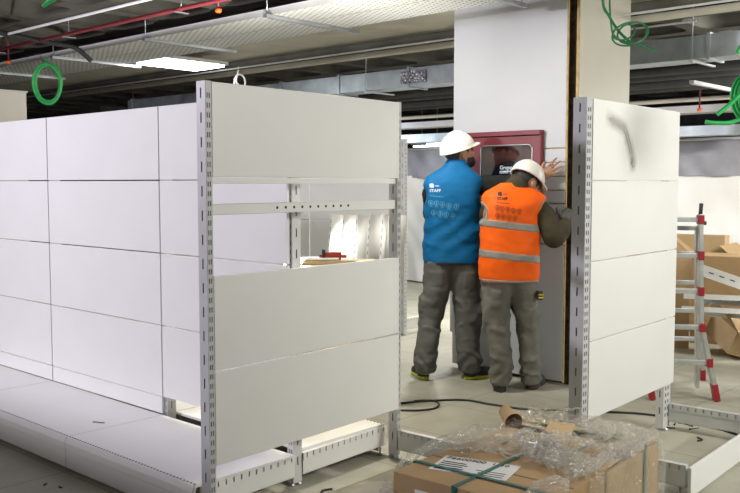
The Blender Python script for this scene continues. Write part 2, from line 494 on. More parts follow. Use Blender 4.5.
bracket('white base bracket running left from the end post of the long run', (SPX+.02, 3.085), (2.26, 3.061))
bracket('white base bracket running right from the end post of the long run', (SPX+.078, 3.088), (3.50, 3.117))

# small things on the base shelves
o = MB().box(-.05,.05,-.03,.03,0,.002, Matrix.Translation((3.16,3.33,.1706)) @ Matrix.Rotation(.3,4,'Z')).build('paper_label', M['brownlabel']); tag(o, 'small brown printed label lying on the base shelf under the end frame', 'label')
o = MB().box(-.10,.10,-.04,.04,0,.03, Matrix.Translation((3.30,3.50,.1706)) @ Matrix.Rotation(.2,4,'Z'), bev=.004).build('tool_case', M['black']); tag(o, 'dark flat case on the base shelf behind the right frame post', 'case')
mb = MB().ring_tube([(2.44,4.27,.173),(2.452,4.25,.174),(2.462,4.225,.173),(2.475,4.21,.173)], .0025, 6)
tag(mb.build('cable_scrap', M['black']), 'short black scrap of cable lying on the middle base shelf', 'scrap')

# ---- end frame (plane Y = 2.95) ----------------------------------------------
FY = 2.945
EA = math.radians(2.6)
def ep_(u, v=0.):   # end frame: u along it from the left post, v behind its face
    return (2.231+math.cos(EA)*u-math.sin(EA)*v, FY+math.sin(EA)*u+math.cos(EA)*v)
EM = Matrix.Translation((2.231, FY, 0)) @ Matrix.Rotation(EA, 4, 'Z')
upright('tall grey slotted post at the left side of the end frame', *ep_(0,.0275), EA, 'post', 'posts of the end frame', width=.03)
upright('slotted post at the right side of the end frame, beside the empty floor', *ep_(1.258,.0275), EA, 'post', 'posts of the end frame', width=.03)
ep = [('top', 1.480, 1.868), ('middle', .672, 1.068), ('bottom', .268, .666)]
for n, z0, z1 in ep:
    panel('back_panel', {'top': 'large cream white panel at the top of the near end frame, above the opening', 'middle': 'large cream white panel of the near end frame, just below the opening', 'bottom': 'bottom large cream white panel of the near end frame, above the base brackets'}[n],
          (ep_(.015,-.004), ep_(1.254,-.004)), z0, z1, group='panels of the end frame')
mb = MB()
mb.box(.017, 1.242, .012, .014, 1.322, 1.368, EM)
mb.box(.017, 1.242, .012, .030, 1.366, 1.368, EM); mb.box(.017, 1.242, .012, .030, 1.322, 1.324, EM)
t = thing('cross_rail', 'white horizontal rail with a row of holes across the frame opening', 'rail', (*ep_(.63,.012), 1.322))
rl_ = mb.build('rail', M['panel'], t)
mb = MB()
for i in range(10):
    mb.cyl(tuple(EM @ Vector((.395+.053*i, .0135, 1.346))), tuple(EM @ Vector((.395+.053*i, .0108, 1.346))), .0065, 10)
absorb(rl_, mb.build('hole', M['black'], t), M['black'])
o = MB().box(.017, 1.242, .010, .026, 1.452, 1.477, EM, bev=.002).build('top_rail', M['panel']); tag(o, 'slim white rail directly under the top panel of the end frame', 'rail')
bracket('grey base bracket from the right post of the end frame toward the cartons', ep_(1.258,-.006), ep_(1.258,-.62), m='postlight')

# ---- unit on the right -------------------------------------------------------
RA = math.radians(2.6)
rd = (math.cos(RA), math.sin(RA)); rn = (math.sin(RA), -math.cos(RA))     # along the panels / toward the aisle
R0 = (3.90, 2.15)
def rp(u, v=0.): return (R0[0]+rd[0]*u+rn[0]*v, R0[1]+rd[1]*u+rn[1]*v)
p = rp(.013, -.035)
upright('grey slotted post at the left edge of the right hand shelving wall', p[0], p[1], RA, 'post', 'posts of the right unit', depth=.07, width=.058)
p = rp(1.075, -.02)
upright('slotted post at the far edge of the right shelving wall, among loose screws', p[0], p[1], RA, 'postlight', 'posts of the right unit', width=.10, depth=.045)
for n, z0, z1 in rows:
    panel('back_panel', 'white panel of the right hand shelving wall, %s' % n, (rp(.045, .006), rp(1.165, .006)), z0-.004, z1-.003, group='panels of the right unit')
bracket('pale grey base bracket reaching from the far right post to the kick plate', rp(1.105, .01), rp(1.105, .52), m='postlight')
bracket('pale grey base bracket emerging from behind the cartons at lower right', rp(.02, .01), rp(.02, .515), m='postlight')
mb = MB(); mx = Matrix.Translation((*rp(.0, .535), 0)) @ Matrix.Rotation(RA, 4, 'Z')
mb.box(0, 1.25, -.008, .008, .012, .150, mx, bev=.003)
tag(mb.build('kick_plate', M['panel']), 'long white kick plate standing in front of the right hand unit', 'kick plate')

# ---- rear run behind (plane X = 6.4) -----------------------------------------
upright('far slotted post standing behind the end frame, left of the blue vest', 6.42, 5.47, 0, 'postlight', None)
bracket('low white base bracket at the foot of the far slotted post', (6.45, 5.47), (7.0, 5.47))
for i, (y0, y1) in enumerate(((5.50, 6.74), (6.75, 7.99), (8.0, 9.24))):
    for rn_, z0, z1 in rows:
        panel('back_panel', 'distant white back panel of the far run, %s, %s' % (rn_, ('right bay', 'middle bay', 'left bay')[i]), ((6.40, y1), (6.40, y0)), z0, z1, group='back panels of the far run')

# ------------------------------------------------------------------ clad column
CX = 5.56
t = thing('clad_column', 'tall square column clad in white boards, side tinted as warmly lit, with brown core showing', 'column', (6.05, 3.7, 0))
MB().box(5.63, 6.335, 3.215, 4.20, 0, CZ-.006).build('core', M['core'], t)
MB().box(5.605, 6.365, 3.165, 3.185, .01, CZ-.008, bev=.002).build('side_cladding', M['cream'], t)
MB().box(5.598, 5.605, 3.164, 3.186, .01, CZ-.008).build('side_edge_strip', M['ply'], t)
MB().box(5.66, 5.70, 3.186, 3.214, .01, CZ-.01).build('batten', M['core'], t)
mb = MB(); mb.box(CX, CX+.018, 3.240, 4.228, 1.706, CZ-.008, bev=.0015); mb.build('upper_cladding', M['board'], t)
MB().box(CX+.002, CX+.016, 3.230, 3.240, .02, CZ-.008).build('edge_strip', M['ply'], t)
for z0, z1 in ((1.606, 1.697), (1.507, 1.597), (1.408, 1.498), (1.312, 1.399)):
    MB().box(CX, CX+.018, 3.240, 3.413, z0, z1, bev=.002).build('slat', M['board'], t)
MB().box(CX+.012, CX+.02, 3.240, 4.2, 1.02, 1.71).build('groove_backing', M['ply'], t)
MB().box(CX, CX+.018, 3.240, 4.21, 1.018, 1.304, bev=.0015).build('mid_cladding', M['board'], t)
MB().box(CX, CX+.018, 3.240, 4.225, .03, 1.010, bev=.0015).build('lower_cladding', M['board'], t)
mb = MB().box(5.583, 5.597, 3.6, 4.245, .10, 1.0, bev=.002); tag(mb.build('cladding_board', M['board']), 'white board leaning behind the lower cladding, left edge stepped, by the blue vest worker', 'board')
mb = MB().box(5.604, 5.618, 3.6, 4.285, .27, 1.2, bev=.002); tag(mb.build('cladding_board', M['board']), 'shorter white board at the back of the column stack, left of the legs', 'board')

# fire hose cabinet
t = thing('fire_hose_cabinet', 'dark red fire hose cabinet with a glass front set on the white column', 'cabinet', (CX-.03, 3.75, 1.10))
Y0, Y1, Z0, Z1 = 3.425, 4.075, 1.10, 1.835
mb = MB()
xf = CX-.045
gy0, gy1, gz0, gz1 = 3.485, 3.935, 1.22, 1.732
mb.box(xf, xf+.014, Y0, gy0, Z0, Z1-.04); mb.box(xf, xf+.014, gy1, Y1, Z0, Z1-.04); mb.box(xf, xf+.014, gy0, gy1, gz1, Z1-.04); mb.box(xf, xf+.014, gy0, gy1, Z0, gz0)
dr_ = mb.build('door', M['cabred'], t)
mb = MB(); mb.box(CX-.062, CX-.002, Y0-.012, Y1+.012, Z1-.034, Z1, bev=.003); mb.build('top_trim', M['cabred'], t)
mb = MB(); mb.box(CX-.046, CX-.002, Y0-.01, Y0-.001, Z0, Z1-.035); mb.box(CX-.046, CX-.002, Y1+.001, Y1+.01, Z0, Z1-.035); mb.build('side', M['cabred'], t)
MB().box(CX-.006, CX-.003, Y0, Y1, Z0, Z1-.036).build('back', M['cabin'], t)
mb = MB()
def rrect(y0, y1, z0, z1, r, n=6):
    pts = []
    for cy, cz, a0 in ((y1-r, z1-r, 0), (y0+r, z1-r, PI/2), (y0+r, z0+r, PI), (y1-r, z0+r, 1.5*PI)):
        for k in range(n+1):
            a = a0+k*PI/2/n; pts.append((cy+r*math.cos(a), cz+r*math.sin(a)))
    return pts
mb.ring_tube([(xf-.001, y, z) for y, z in rrect(gy0, gy1, gz0, gz1, .035)], .005, 6, closed=True)
mb.build('window_seal', M['steel'], t)
MB().box(xf+.004, xf+.007, gy0, gy1, gz0, gz1).build('glass', M['glass'], t)
mb = MB()
for i in range(5):
    r = .13+.0*i
    mb.ring_tube([(CX-.014-.004*(i % 2), 3.70+(.16-.02*i)*math.cos(2*PI*k/30), 1.45+(.16-.02*i)*math.sin(2*PI*k/30)) for k in range(30)], .011, 8, closed=True)
mb.build('hose_reel', M['black'], t)
mb = MB().cyl((CX-.03, 3.70, 1.45), (CX-.006, 3.70, 1.45), .03, 16); mb.build('reel_hub', M['cabred'], t)

FONT_CACHE = {}
def text_mesh(s, size, bold=.0):
    cu = bpy.data.curves.new('t', 'FONT'); cu.body = s; cu.size = size; cu.offset = bold; cu.resolution_u = 2
    ob = bpy.data.objects.new('t', cu); COL.objects.link(ob)
    dg = bpy.context.evaluated_depsgraph_get()
    me = bpy.data.meshes.new_from_object(ob.evaluated_get(dg))
    bpy.data.objects.remove(ob); bpy.data.curves.remove(cu)
    return me
def add_text(mb, s, size, mtx, bold=0.):
    me = text_mesh(s, size, bold)
    bm = bmesh.new(); bm.from_mesh(me); bpy.data.meshes.remove(me)
    bm.transform(mtx); mb.merge(bm)
    return mb
# lettering on the glass, reading along -Y, facing -X
G = Matrix(((0,0,-1,xf+.002),(-1,0,0,3.765),(0,1,0,1.555),(0,0,0,1)))
mb = MB(); add_text(mb, 'Grupo', .042, G, .0006)
mb.box(xf+.0015, xf+.0025, 3.665, 3.765, 1.538, 1.545); mb.box(xf+.0015, xf+.0025, 3.69, 3.765, 1.527, 1.532)
absorb(dr_, mb.build('lettering', M['prw2'], t, recalc=False), M['prw2'])

# ------------------------------------------------------------------ implicit surfaces for bodies and clothes
def surface_nets(F, lo, h):
    nx, ny, nz = F.shape
    S = F < 0
    c = np.zeros((nx-1, ny-1, nz-1), np.int8)
    for dx in (0, 1):
        for dy in (0, 1):
            for dz in (0, 1): c += S[dx:nx-1+dx, dy:ny-1+dy, dz:nz-1+dz]
    act = (c > 0) & (c < 8)
    idx = -np.ones(act.shape, np.int64); ii = np.argwhere(act); idx[act] = np.arange(len(ii))
    acc = np.zeros((len(ii), 3)); cnt = np.zeros(len(ii))
    offs = [(0,0,0),(1,0,0),(0,1,0),(1,1,0),(0,0,1),(1,0,1),(0,1,1),(1,1,1)]
    for a in range(8):
        for b in range(a+1, 8):
            oa, ob = np.array(offs[a]), np.array(offs[b])
            if np.abs(oa-ob).sum() != 1: continue
            pa, pb = ii+oa, ii+ob
            va = F[pa[:,0],pa[:,1],pa[:,2]]; vb = F[pb[:,0],pb[:,1],pb[:,2]]
            m = (va < 0) != (vb < 0)
            tt = np.where(m, va/np.where(m, va-vb, 1), 0)
            acc[m] += (pa+(pb-pa)*tt[:,None])[m]; cnt[m] += 1
    V = np.array(lo)+h*acc/cnt[:,None]
    Q = []
    for ax in range(3):
        sl0 = [slice(None)]*3; sl1 = [slice(None)]*3; sl0[ax] = slice(0,-1); sl1[ax] = slice(1,None)
        cr = S[tuple(sl0)] != S[tuple(sl1)]
        e = np.argwhere(cr); o1, o2 = [(1,2),(2,0),(0,1)][ax]
        ok = (e[:,o1] > 0) & (e[:,o2] > 0) & (e[:,o1] < F.shape[o1]-1) & (e[:,o2] < F.shape[o2]-1)
        e = e[ok]
        def cell(d1, d2):
            q = e.copy(); q[:,o1] -= d1; q[:,o2] -= d2
            return idx[q[:,0],q[:,1],q[:,2]]
        a, b, c_, d = cell(1,1), cell(0,1), cell(0,0), cell(1,0)
        flip = S[e[:,0],e[:,1],e[:,2]]
        Q.append(np.where(flip[:,None], np.stack([a,b,c_,d],1), np.stack([d,c_,b,a],1)))
    return V, np.concatenate(Q)
class Field:
    def __init__(s, lo, hi, h):
        s.lo, s.h = lo, h
        n = [int(round((hi[i]-lo[i])/h))+1 for i in range(3)]
        s.X, s.Y, s.Z = np.meshgrid(*[lo[i]+h*np.arange(n[i]) for i in range(3)], indexing='ij')
        s.F = np.full(s.X.shape, 1e3)
    def add(s, d, k=.02):
        if k <= 0: s.F = np.minimum(s.F, d)
        else:
            hh = np.clip(.5+.5*(s.F-d)/k, 0, 1)
            s.F = s.F*(1-hh)+d*hh-k*hh*(1-hh)
        return s
    def cone(s, a, b, r0, r1):
        a = np.array(a, float); b = np.array(b, float); ab = b-a
        px, py, pz = s.X-a[0], s.Y-a[1], s.Z-a[2]
        t = np.clip((px*ab[0]+py*ab[1]+pz*ab[2])/ab.dot(ab), 0, 1)
        return np.sqrt((px-t*ab[0])**2+(py-t*ab[1])**2+(pz-t*ab[2])**2)-(r0+(r1-r0)*t)
    def chain(s, pts, k=.02):
        for (a, ra), (b, rb) in zip(pts, pts[1:]): s.add(s.cone(a, b, ra, rb), k)
    def loc(s, c, R):
        px, py, pz = s.X-c[0], s.Y-c[1], s.Z-c[2]
        return [px*R[i][0]+py*R[i][1]+pz*R[i][2] for i in range(3)]
    def ell(s, c, r, R=((1,0,0),(0,1,0),(0,0,1))):
        l = s.loc(c, R)
        k0 = np.sqrt(sum((l[i]/r[i])**2 for i in range(3)))
        k1 = np.sqrt(sum((l[i]/r[i]**2)**2 for i in range(3)))+1e-9
        return k0*(k0-1)/k1
    def loft(s, prof, pw=2.4, cap=True):
        """prof rows: z, cx, cy, a, b  (ascending z)"""
        P = np.array(prof); z = P[:,0]
        cx, cy, a, b = [np.interp(s.Z, z, P[:,i]) for i in (1,2,3,4)]
        u = np.abs(s.X-cx)/a; v = np.abs(s.Y-cy)/b
        q = (u**pw+v**pw)**(1/pw)
        d = (q-1)*np.minimum(a, b)
        if cap: d = np.maximum(d, np.maximum(z[0]-s.Z, s.Z-z[-1]))
        return d
    def mesh(s, name, m, parent, smooth=1):
        V, Q = surface_nets(s.F, s.lo, s.h)
        for _ in range(smooth):
            acc = np.zeros_like(V); n = np.zeros(len(V))
            for i in range(4):
                a, b = Q[:,i], Q[:,(i+1) % 4]
                np.add.at(acc, a, V[b]); np.add.at(acc, b, V[a]); np.add.at(n, a, 1); np.add.at(n, b, 1)
            V = .5*V+.5*acc/np.maximum(n, 1)[:,None]
        me = bpy.data.meshes.new(name); me.from_pydata(V.tolist(), [], Q.tolist()); me.update()
        me.polygons.foreach_set('use_smooth', [True]*len(me.polygons))
        me.materials.append(m)
        o = bpy.data.objects.new(name, me); COL.objects.link(o); o.parent = parent
        return o
def frame(fwd, up=(0,0,1)):
    f = Vector(fwd).normalized(); r = f.cross(Vector(up)).normalized(); u = r.cross(f)
    return [tuple(r), tuple(f), tuple(u)]       # local x right, y forward, z up
def wpt(c, R, l):
    return tuple(c[i]+sum(R[j][i]*l[j] for j in range(3)) for i in range(3))
def snoise(X, Y, Z, seed, sc):
    r = np.random.default_rng(seed); v = 0*X
    for i in range(5):
        k = r.normal(size=3); k /= np.linalg.norm(k); k *= sc*(.7+.25*i)
        v = v+np.sin(k[0]*X+k[1]*Y+k[2]*Z+r.uniform(0, 6.28)+.8*np.sin(.6*k[1]*X-.6*k[0]*Z+i))/(1+.3*i)
    return v/3.
def add_hand(fd, wrist, palmdir, normal, side, curls, spread=.22, ln=.088, r=.0095, thumb=None):
    """palm at wrist pointing along palmdir; fingers bend toward normal; side = direction of the thumb edge"""
    p = Vector(palmdir).normalized(); n = Vector(normal); n = (n-p*n.dot(p)).normalized(); s_ = p.cross(n)
    if s_.dot(Vector(side)) < 0: s_ = -s_
    w = Vector(wrist)
    R = [tuple(s_), tuple(p), tuple(n)]
    fd.add(fd.ell(tuple(w+p*.05), (.044, .056, .018), R), .012)
    fd.add(fd.cone(tuple(w-p*.02), tuple(w+p*.03), .026, .028), .02)
    for i, l in enumerate((.92, 1.03, .97, .78)):
        base = w+p*.088+s_*(.030-.020*i)
        d = (p+s_*(spread*(1.3-i)*.5)).normalized()
        q = base; L_ = ln*l
        for j, fr in enumerate((.46, .30, .24)):
            c, s2 = math.cos(curls[j]), math.sin(curls[j])
            d = (d*c+n*s2).normalized()
            q2 = q+d*L_*fr
            fd.add(fd.cone(tuple(q), tuple(q2), r*(1-.08*j), r*(.92-.08*j)), .004); q = q2
    td = Vector(thumb) if thumb else (p*.6+s_*.8+n*.2)
    td.normalize()
    b0 = w+p*.025+s_*.030
    b1 = b0+td*.045; b2 = b1+(td*.8+p*.4).normalized()*.032
    fd.add(fd.cone(tuple(b0), tuple(b1), .014, .0115), .01); fd.add(fd.cone(tuple(b1), tuple(b2), .0112, .009), .004)

def head_sdf(fd, hc, R):
    def e(l, r, k=.015): fd.add(fd.ell(wpt(hc, R, l), r, R), k)
    e((0,-.012,.03), (.076,.096,.092)); e((0,.022,-.045), (.060,.068,.075), .03); e((0,.062,-.085), (.030,.026,.024), .02)
    fd.add(fd.cone(wpt(hc,R,(0,.088,.012)), wpt(hc,R,(0,.112,-.030)), .010, .014), .012)      # nose
    e((0,.085,.024), (.052,.016,.012), .015)        # brow
    for sx in (-1, 1):
        e((sx*.040,.075,-.022), (.022,.018,.018), .015)   # cheek
        e((sx*.078,-.012,-.012), (.011,.022,.034), .006)  # ear
        e((sx*.012,.105,-.033), (.008,.008,.007), .006)   # nostril
    e((0,.090,-.062), (.024,.010,.006), .006); e((0,.089,-.073), (.021,.010,.006), .006)
def head_parts(root, hc, R, hairlow=-.05, beard=False):
    for sx in (-1, 1):
        c = wpt(hc, R, (sx*.032, .086, .006))
        mb = MB(); bmesh.ops.create_uvsphere(mb.bm, u_segments=10, v_segments=8, radius=.0115, matrix=Matrix.Translation(c))
        mb.build('eye', M['eye'], root)
    f = Field([hc[i]-.16 for i in range(3)], [hc[i]+.16 for i in range(3)], .006)
    f.add(f.ell(wpt(hc, R, (0,-.018,.030)), (.083,.100,.098), R), 0)
    l = f.loc(hc, R)
    f.F = np.maximum(f.F, l[1]-.045-.5*np.maximum(l[2],0))
    f.F = np.maximum(f.F, hairlow-l[2]+.0*l[0])
    f.F = np.maximum(f.F, -(np.sqrt((l[1]+.012)**2+(l[2]+.012)**2)-.038))
    f.F += .002*snoise(f.X,f.Y,f.Z,3,160)
    f.mesh('hair', M['hair'], root)
    if beard:
        f = Field([hc[i]-.16 for i in range(3)], [hc[i]+.16 for i in range(3)], .006)
        f.add(f.ell(wpt(hc, R, (0,.026,-.058)), (.066,.072,.066), R), 0); f.add(f.ell(wpt(hc, R, (0,.070,-.092)), (.038,.034,.032), R), .02)
        l = f.loc(hc, R)
        f.F = np.maximum(f.F, l[2]+.048-.5*np.clip(.05-l[1],0,.1)); f.F = np.maximum(f.F, .0-l[1])
        f.F += .002*snoise(f.X,f.Y,f.Z,4,160)
        f.mesh('beard', M['hair'], root)
def helmet(root, hc, R, tilt=0.):
    f = Field([hc[i]-.24 for i in range(3)], [hc[i]+.24 for i in range(3)], .006)
    l = f.loc(hc, R)
    zr = .032+.10*tilt*0
    def E(c, r):
        q = [(l[i]-c[i])/r[i] for i in range(3)]
        k = np.sqrt(sum(v*v for v in q)); return (k-1)*min(r)
    shell = E((0,-.012,.035), (.108,.138,.128))
    ridge = np.maximum(E((0,-.012,.035), (.030,.130,.137)), 0-l[2])
    shell = np.minimum(shell, ridge)
    brimp = np.maximum(E((0,.070,.030), (.096,.105,.016)), .02-l[1])
    rim = np.maximum(E((0,-.012,.030), (.115,.145,.014)), -.2-l[1])
    d = np.minimum(shell, np.minimum(brimp, rim))
    d = np.maximum(d, .024-l[2]-.0*l[1])
    d = np.maximum(d, -E((0,-.012,.028), (.098,.126,.116)))
    f.F = d
    o = f.mesh('helmet', M['helmet'], root)
    # two rim slots
    for sx in (-1, 1):
        c = wpt(hc, R, (sx*.108, -.02, .062))
        mb = MB(); mb.lathe([(.0,-.006),(.009,-.006),(.009,.006),(0,.006)], 10, Matrix.Translation(c) @ Vector(R[0]).to_track_quat('Z','Y').to_matrix().to_4x4())
        mb.build('rivet', M['postlight'], o)
    # cradle band inside
    mb = MB()
    mb.ring_tube([wpt(hc, R, (.092*math.cos(a), -.012+.115*math.sin(a), .02)) for a in [2*PI*k/28 for k in range(28)]], .007, 6, closed=True)
    mb.build('headband', M['black'], o)
    return o

def project_print(root, vest, polys_mb, m, name):
    """polys_mb: mesh in x (right), z; gets pressed on the back of the vest from -y"""
    me = vest.data
    bvh = BVHTree.FromPolygons([v.co.copy() for v in me.vertices], [tuple(p.vertices) for p in me.polygons])
    bm = polys_mb.bm
    bmesh.ops.subdivide_edges(bm, edges=[e for e in bm.edges if e.calc_length() > .02], cuts=2)
    for v in bm.verts:
        h = bvh.ray_cast(Vector((v.co.x, -1, v.co.z)), Vector((0,1,0)))
        v.co.y = (h[0].y if h[0] else 0)-.003
    return polys_mb.build(name, m, vest, recalc=False)
def decal_set(root, vest, conv, logo, staff, line, row1, row2, mlight, mstrong, k):
    """conv maps print layout units (in px-like units of the garment) to metres"""
    XZ = lambda x, z: Matrix(((1,0,0,x),(0,0,1,0),(0,1,0,z),(0,0,0,1)))
    mb = MB()
    c = conv(*logo); r = 2.0*k
    pts = [(c[0]-r, c[1]-r), (c[0]+r, c[1]-r), (c[0]+r, c[1]+r*.8), (c[0]+r*.2, c[1]+r*1.1), (c[0]-r, c[1]+r*.8)]
    mb.bm.faces.new([mb.bm.verts.new((x, 0, z)) for x, z in pts])
    c2 = conv(logo[0]+3, logo[1]+.4)
    for i in range(4):
        x = c2[0]+i*1.1*k
        mb.bm.faces.new([mb.bm.verts.new(q) for q in ((x,0,c2[1]-.4*k),(x+.7*k,0,c2[1]-.4*k),(x+.7*k,0,c2[1]+.5*k),(x,0,c2[1]+.5*k))])
    s = conv(*staff)
    me = text_mesh('STAFF', 4.0*k, .0008); bm = bmesh.new(); bm.from_mesh(me); bm.transform(XZ(*s)); mb.merge(bm)
    absorb(vest, project_print(root, vest, mb, mstrong, 'staff_print'), mstrong)
    mb = MB()
    a = conv(*line)
    for i in range(9):
        x = a[0]+i*1.5*k; z = a[1]-.2*i*k*.6
        mb.bm.faces.new([mb.bm.verts.new(q) for q in ((x,0,z-.25*k),(x+1.1*k,0,z-.3*k),(x+1.1*k,0,z+.35*k),(x,0,z+.4*k))])
    for j, (px, py) in enumerate(row1+row2):
        x, z = conv(px, py); R1, R2 = 2.5*k, 2.05*k; n = 20
        o_ = [mb.bm.verts.new((x+R1*math.cos(2*PI*i/n), 0, z+R1*math.sin(2*PI*i/n))) for i in range(n)]
        i_ = [mb.bm.verts.new((x+R2*math.cos(2*PI*i/n), 0, z+R2*math.sin(2*PI*i/n))) for i in range(n)]
        for i in range(n): mb.bm.faces.new((o_[i], o_[(i+1) % n], i_[(i+1) % n], i_[i]))
        # small pictogram: head and body
        kind = j % 3
        rr = .55*k
        mb.bm.faces.new([mb.bm.verts.new((x+rr*math.cos(2*PI*i/8), 0, z+.8*k+rr*math.sin(2*PI*i/8))) for i in range(8)])
        w = (.9, .6, 1.2)[kind]*k
        mb.bm.faces.new([mb.bm.verts.new(q) for q in ((x-w,0,z-1.2*k),(x+w*.6,0,z-1.2*k),(x+w,0,z+.1*k),(x-w*.4,0,z+.2*k))])
        for d in (-1.5, .2):
            mb.bm.faces.new([mb.bm.verts.new(q) for q in ((x+d*k,0,z-3.6*k),(x+(d+1.2)*k,0,z-3.6*k),(x+(d+1.2)*k,0,z-3.1*k),(x+d*k,0,z-3.1*k))])
    absorb(vest, project_print(root, vest, mb, mlight, 'pictogram_print'), mlight)

YAW = math.radians(-47.4)
def shoe(root, name, heel, dirn, L_=.29, m='shoe1', sole='lime', h=.115):
    d = Vector((dirn[0], dirn[1], 0)).normalized(); s_ = Vector((d.y, -d.x, 0))
    R = [tuple(s_), tuple(d), (0,0,1)]
    lo = (heel[0]-.36, heel[1]-.36, -.02); hi = (heel[0]+.36, heel[1]+.36, .2)
    f = Field(lo, hi, .007); hv = Vector((heel[0], heel[1], 0))
    def W(y, z, x=0): return tuple(hv+d*y+s_*x+Vector((0,0,z)))
    f.add(f.ell(W(.05,.05), (.040,.052,.062), R), .02); f.add(f.ell(W(.14,.042), (.041,.10,.045), R), .03)
    f.add(f.ell(W(.215,.034), (.047,.075,.036), R), .03); f.add(f.cone(W(.05,.05), W(.06,h), .043, .046), .02)
    f.F = np.maximum(f.F, .014-f.Z)
    o = f.mesh(name, M[m], root)
    f = Field(lo, hi, .007)
    f.add(f.ell(W(.06,.012), (.045,.068,.03), R), .0); f.add(f.ell(W(.15,.012), (.041,.11,.03), R), .02); f.add(f.ell(W(.21,.012), (.051,.085,.03), R), .02)
    f.F = np.maximum(f.F, np.maximum(.0005-f.Z, f.Z-.027))
    f.mesh('sole', M[sole], o)
    mb = MB()
    for i in range(4):
        y = .11+.025*i
        mb.ring_tube([W(y,.083-.010*i,-.02), W(y+.01,.090-.011*i,0), W(y,.083-.010*i,.02)], .004, 6)
    mb.build('laces', M['ink'] if m == 'shoe2' else M['steel'], o)
    return o

def wrinkles(f, seed, amp, sc): f.F = f.F+amp*snoise(f.X*.6, f.Y, f.Z*1.6, seed, sc)
def folds(f, seed, amp, sc, mask=1., w=.22):
    n = snoise(f.X*.55, f.Y*.7, f.Z*1.15, seed, sc)
    f.F = f.F-amp*mask*(np.exp(-(n/w)**2)-.35)

# ---------------- worker in the blue vest
W1 = thing('person', 'person in blue sleeveless vest and white helmet, looking right, hand flat on the slats', 'person', (5.187, 3.962, 0), YAW, local=True)
hc = (.062, .0, 1.672); RH = frame((.86,.40,.30), (-.05,-.05,1))
legL = [(.04,-.184,.0,.055,.06),(.07,-.184,.0,.076,.085),(.148,-.190,-.005,.088,.095),(.258,-.168,-.01,.083,.09),(.39,-.153,.0,.083,.092),(.545,-.128,.01,.090,.105),(.68,-.100,.01,.104,.125),(.80,-.085,.005,.115,.135),(.92,-.08,.0,.12,.135)]
legR = [(.04,.147,.02,.055,.06),(.06,.148,.02,.081,.09),(.133,.143,.015,.092,.10),(.214,.131,.01,.086,.092),(.34,.134,.015,.093,.10),(.545,.128,.02,.099,.115),(.68,.113,.015,.106,.13),(.80,.10,.01,.117,.135),(.92,.09,.0,.12,.135)]
tor1 = [(.875,.010,.0,.205,.150),(.93,.009,.0,.213,.152),(1.0,.008,.0,.210,.150),(1.15,.010,.0,.203,.145),(1.3,.012,.0,.210,.145),(1.40,.014,.0,.216,.140),(1.455,.014,.0,.217,.128),(1.50,.018,-.005,.20,.108),(1.535,.022,-.01,.150,.092),(1.575,.030,-.01,.094,.082),(1.605,.036,-.005,.074,.075),(1.625,.040,-.003,.070,.07)]
def shrink(p, k): return [(z, x, y, a-k, b-k) for z, x, y, a, b in p]
fd = Field((-.32,-.36,0), (.84,.36,1.86), .009)
for lg in (legL, legR): fd.add(fd.loft(shrink(lg,.018), 2), .03)
fd.add(fd.loft(shrink(tor1[:9],.02)), .03)
fd.chain([((.02,-.02,1.45),.07),((.04,-.01,1.56),.060),((.055,.0,1.62),.058)], .03)
head_sdf(fd, hc, RH)
rs, re, rw = (.190,.02,1.435), (.425,-.035,1.455), (.612,-.158,1.490)
fd.chain([(rs,.055),(re,.042),(rw,.027)], .02)
add_hand(fd, (.622,-.166,1.495), (.070,-.066,.060), (.68,.736,0), (-.6,.2,.75), (.02,.08,.10), .34, ln=.102, r=.0105)
ls, le, lw = (-.140,.04,1.435), (-.14,.19,1.22), (-.01,.34,1.26)
fd.chain([(ls,.046),(le,.040),(lw,.028)], .02)
add_hand(fd, (.0,.35,1.265), (.5,.6,.5), (.68,.736,0), (.5,-.4,.7), (.1,.2,.2))
for x, y in ((-.186,.02),(.152,.03)): fd.chain([((x,y,.10),.04),((x,y+.05,.04),.03),((x+(.03 if x>0 else -.01),y+.15,.03),.028)], .02)
fd.mesh('body', M['skin'], W1, 1)
head_parts(W1, hc, RH, -.065, True)
helmet(W1, hc, RH)
# trousers
fd = Field((-.34,-.22,.03), (.34,.22,.98), .009)
for lg in (legL, legR): fd.add(fd.loft(lg, 2.1), .025)
fd.add(fd.ell((-.212,.0,.56), (.022,.06,.085)), .02); fd.add(fd.ell((.215,.0,.53), (.022,.06,.085)), .02)
wrinkles(fd, 11, .003, 30); folds(fd, 12, .010, 34, .35+.9*np.exp(-((fd.Z-.44)/.12)**2)+.9*np.exp(-((fd.Z-.15)/.08)**2)+.7*np.exp(-((fd.Z-.64)/.08)**2)); folds(fd, 13, .006, 60, .6)
fd.F = fd.F+.006*np.sin(fd.Z*62+3*np.sin(fd.X*30)+fd.Y*14)*np.exp(-((fd.Z-.14)/.08)**2)
fd.F = np.maximum(fd.F, .055-fd.Z); fd.F = np.maximum(fd.F, fd.Z-.890)
tr = fd.mesh('trousers', M['trousers1'], W1)
def pocket_on(tr, pts, name='pocket', m='trousers1', parent=None):
    me = tr.data
    bvh = BVHTree.FromPolygons([v.co.copy() for v in me.vertices], [tuple(p.vertices) for p in me.polygons])
    (x0, z0), (x1, z1) = pts
    P = []
    for i in range(9):
        row = []
        for j in range(9):
            x = x0+(x1-x0)*i/8; z = z0+(z1-z0)*j/8
            h = bvh.ray_cast(Vector((x,-1,z)), Vector((0,1,0)))
            e = .006 if 0 < i < 8 and 0 < j < 8 else -.002
            row.append((x, (h[0].y if h[0] else -.05)-e, z))
        P.append(row)
    mb = MB().grid(P); return mb.build(name, M[m], tr)
sublocal(tr)
pocket_on(tr, ((-.175,.70),(-.055,.83))); pocket_on(tr, ((.075,.68),(.19,.82)))
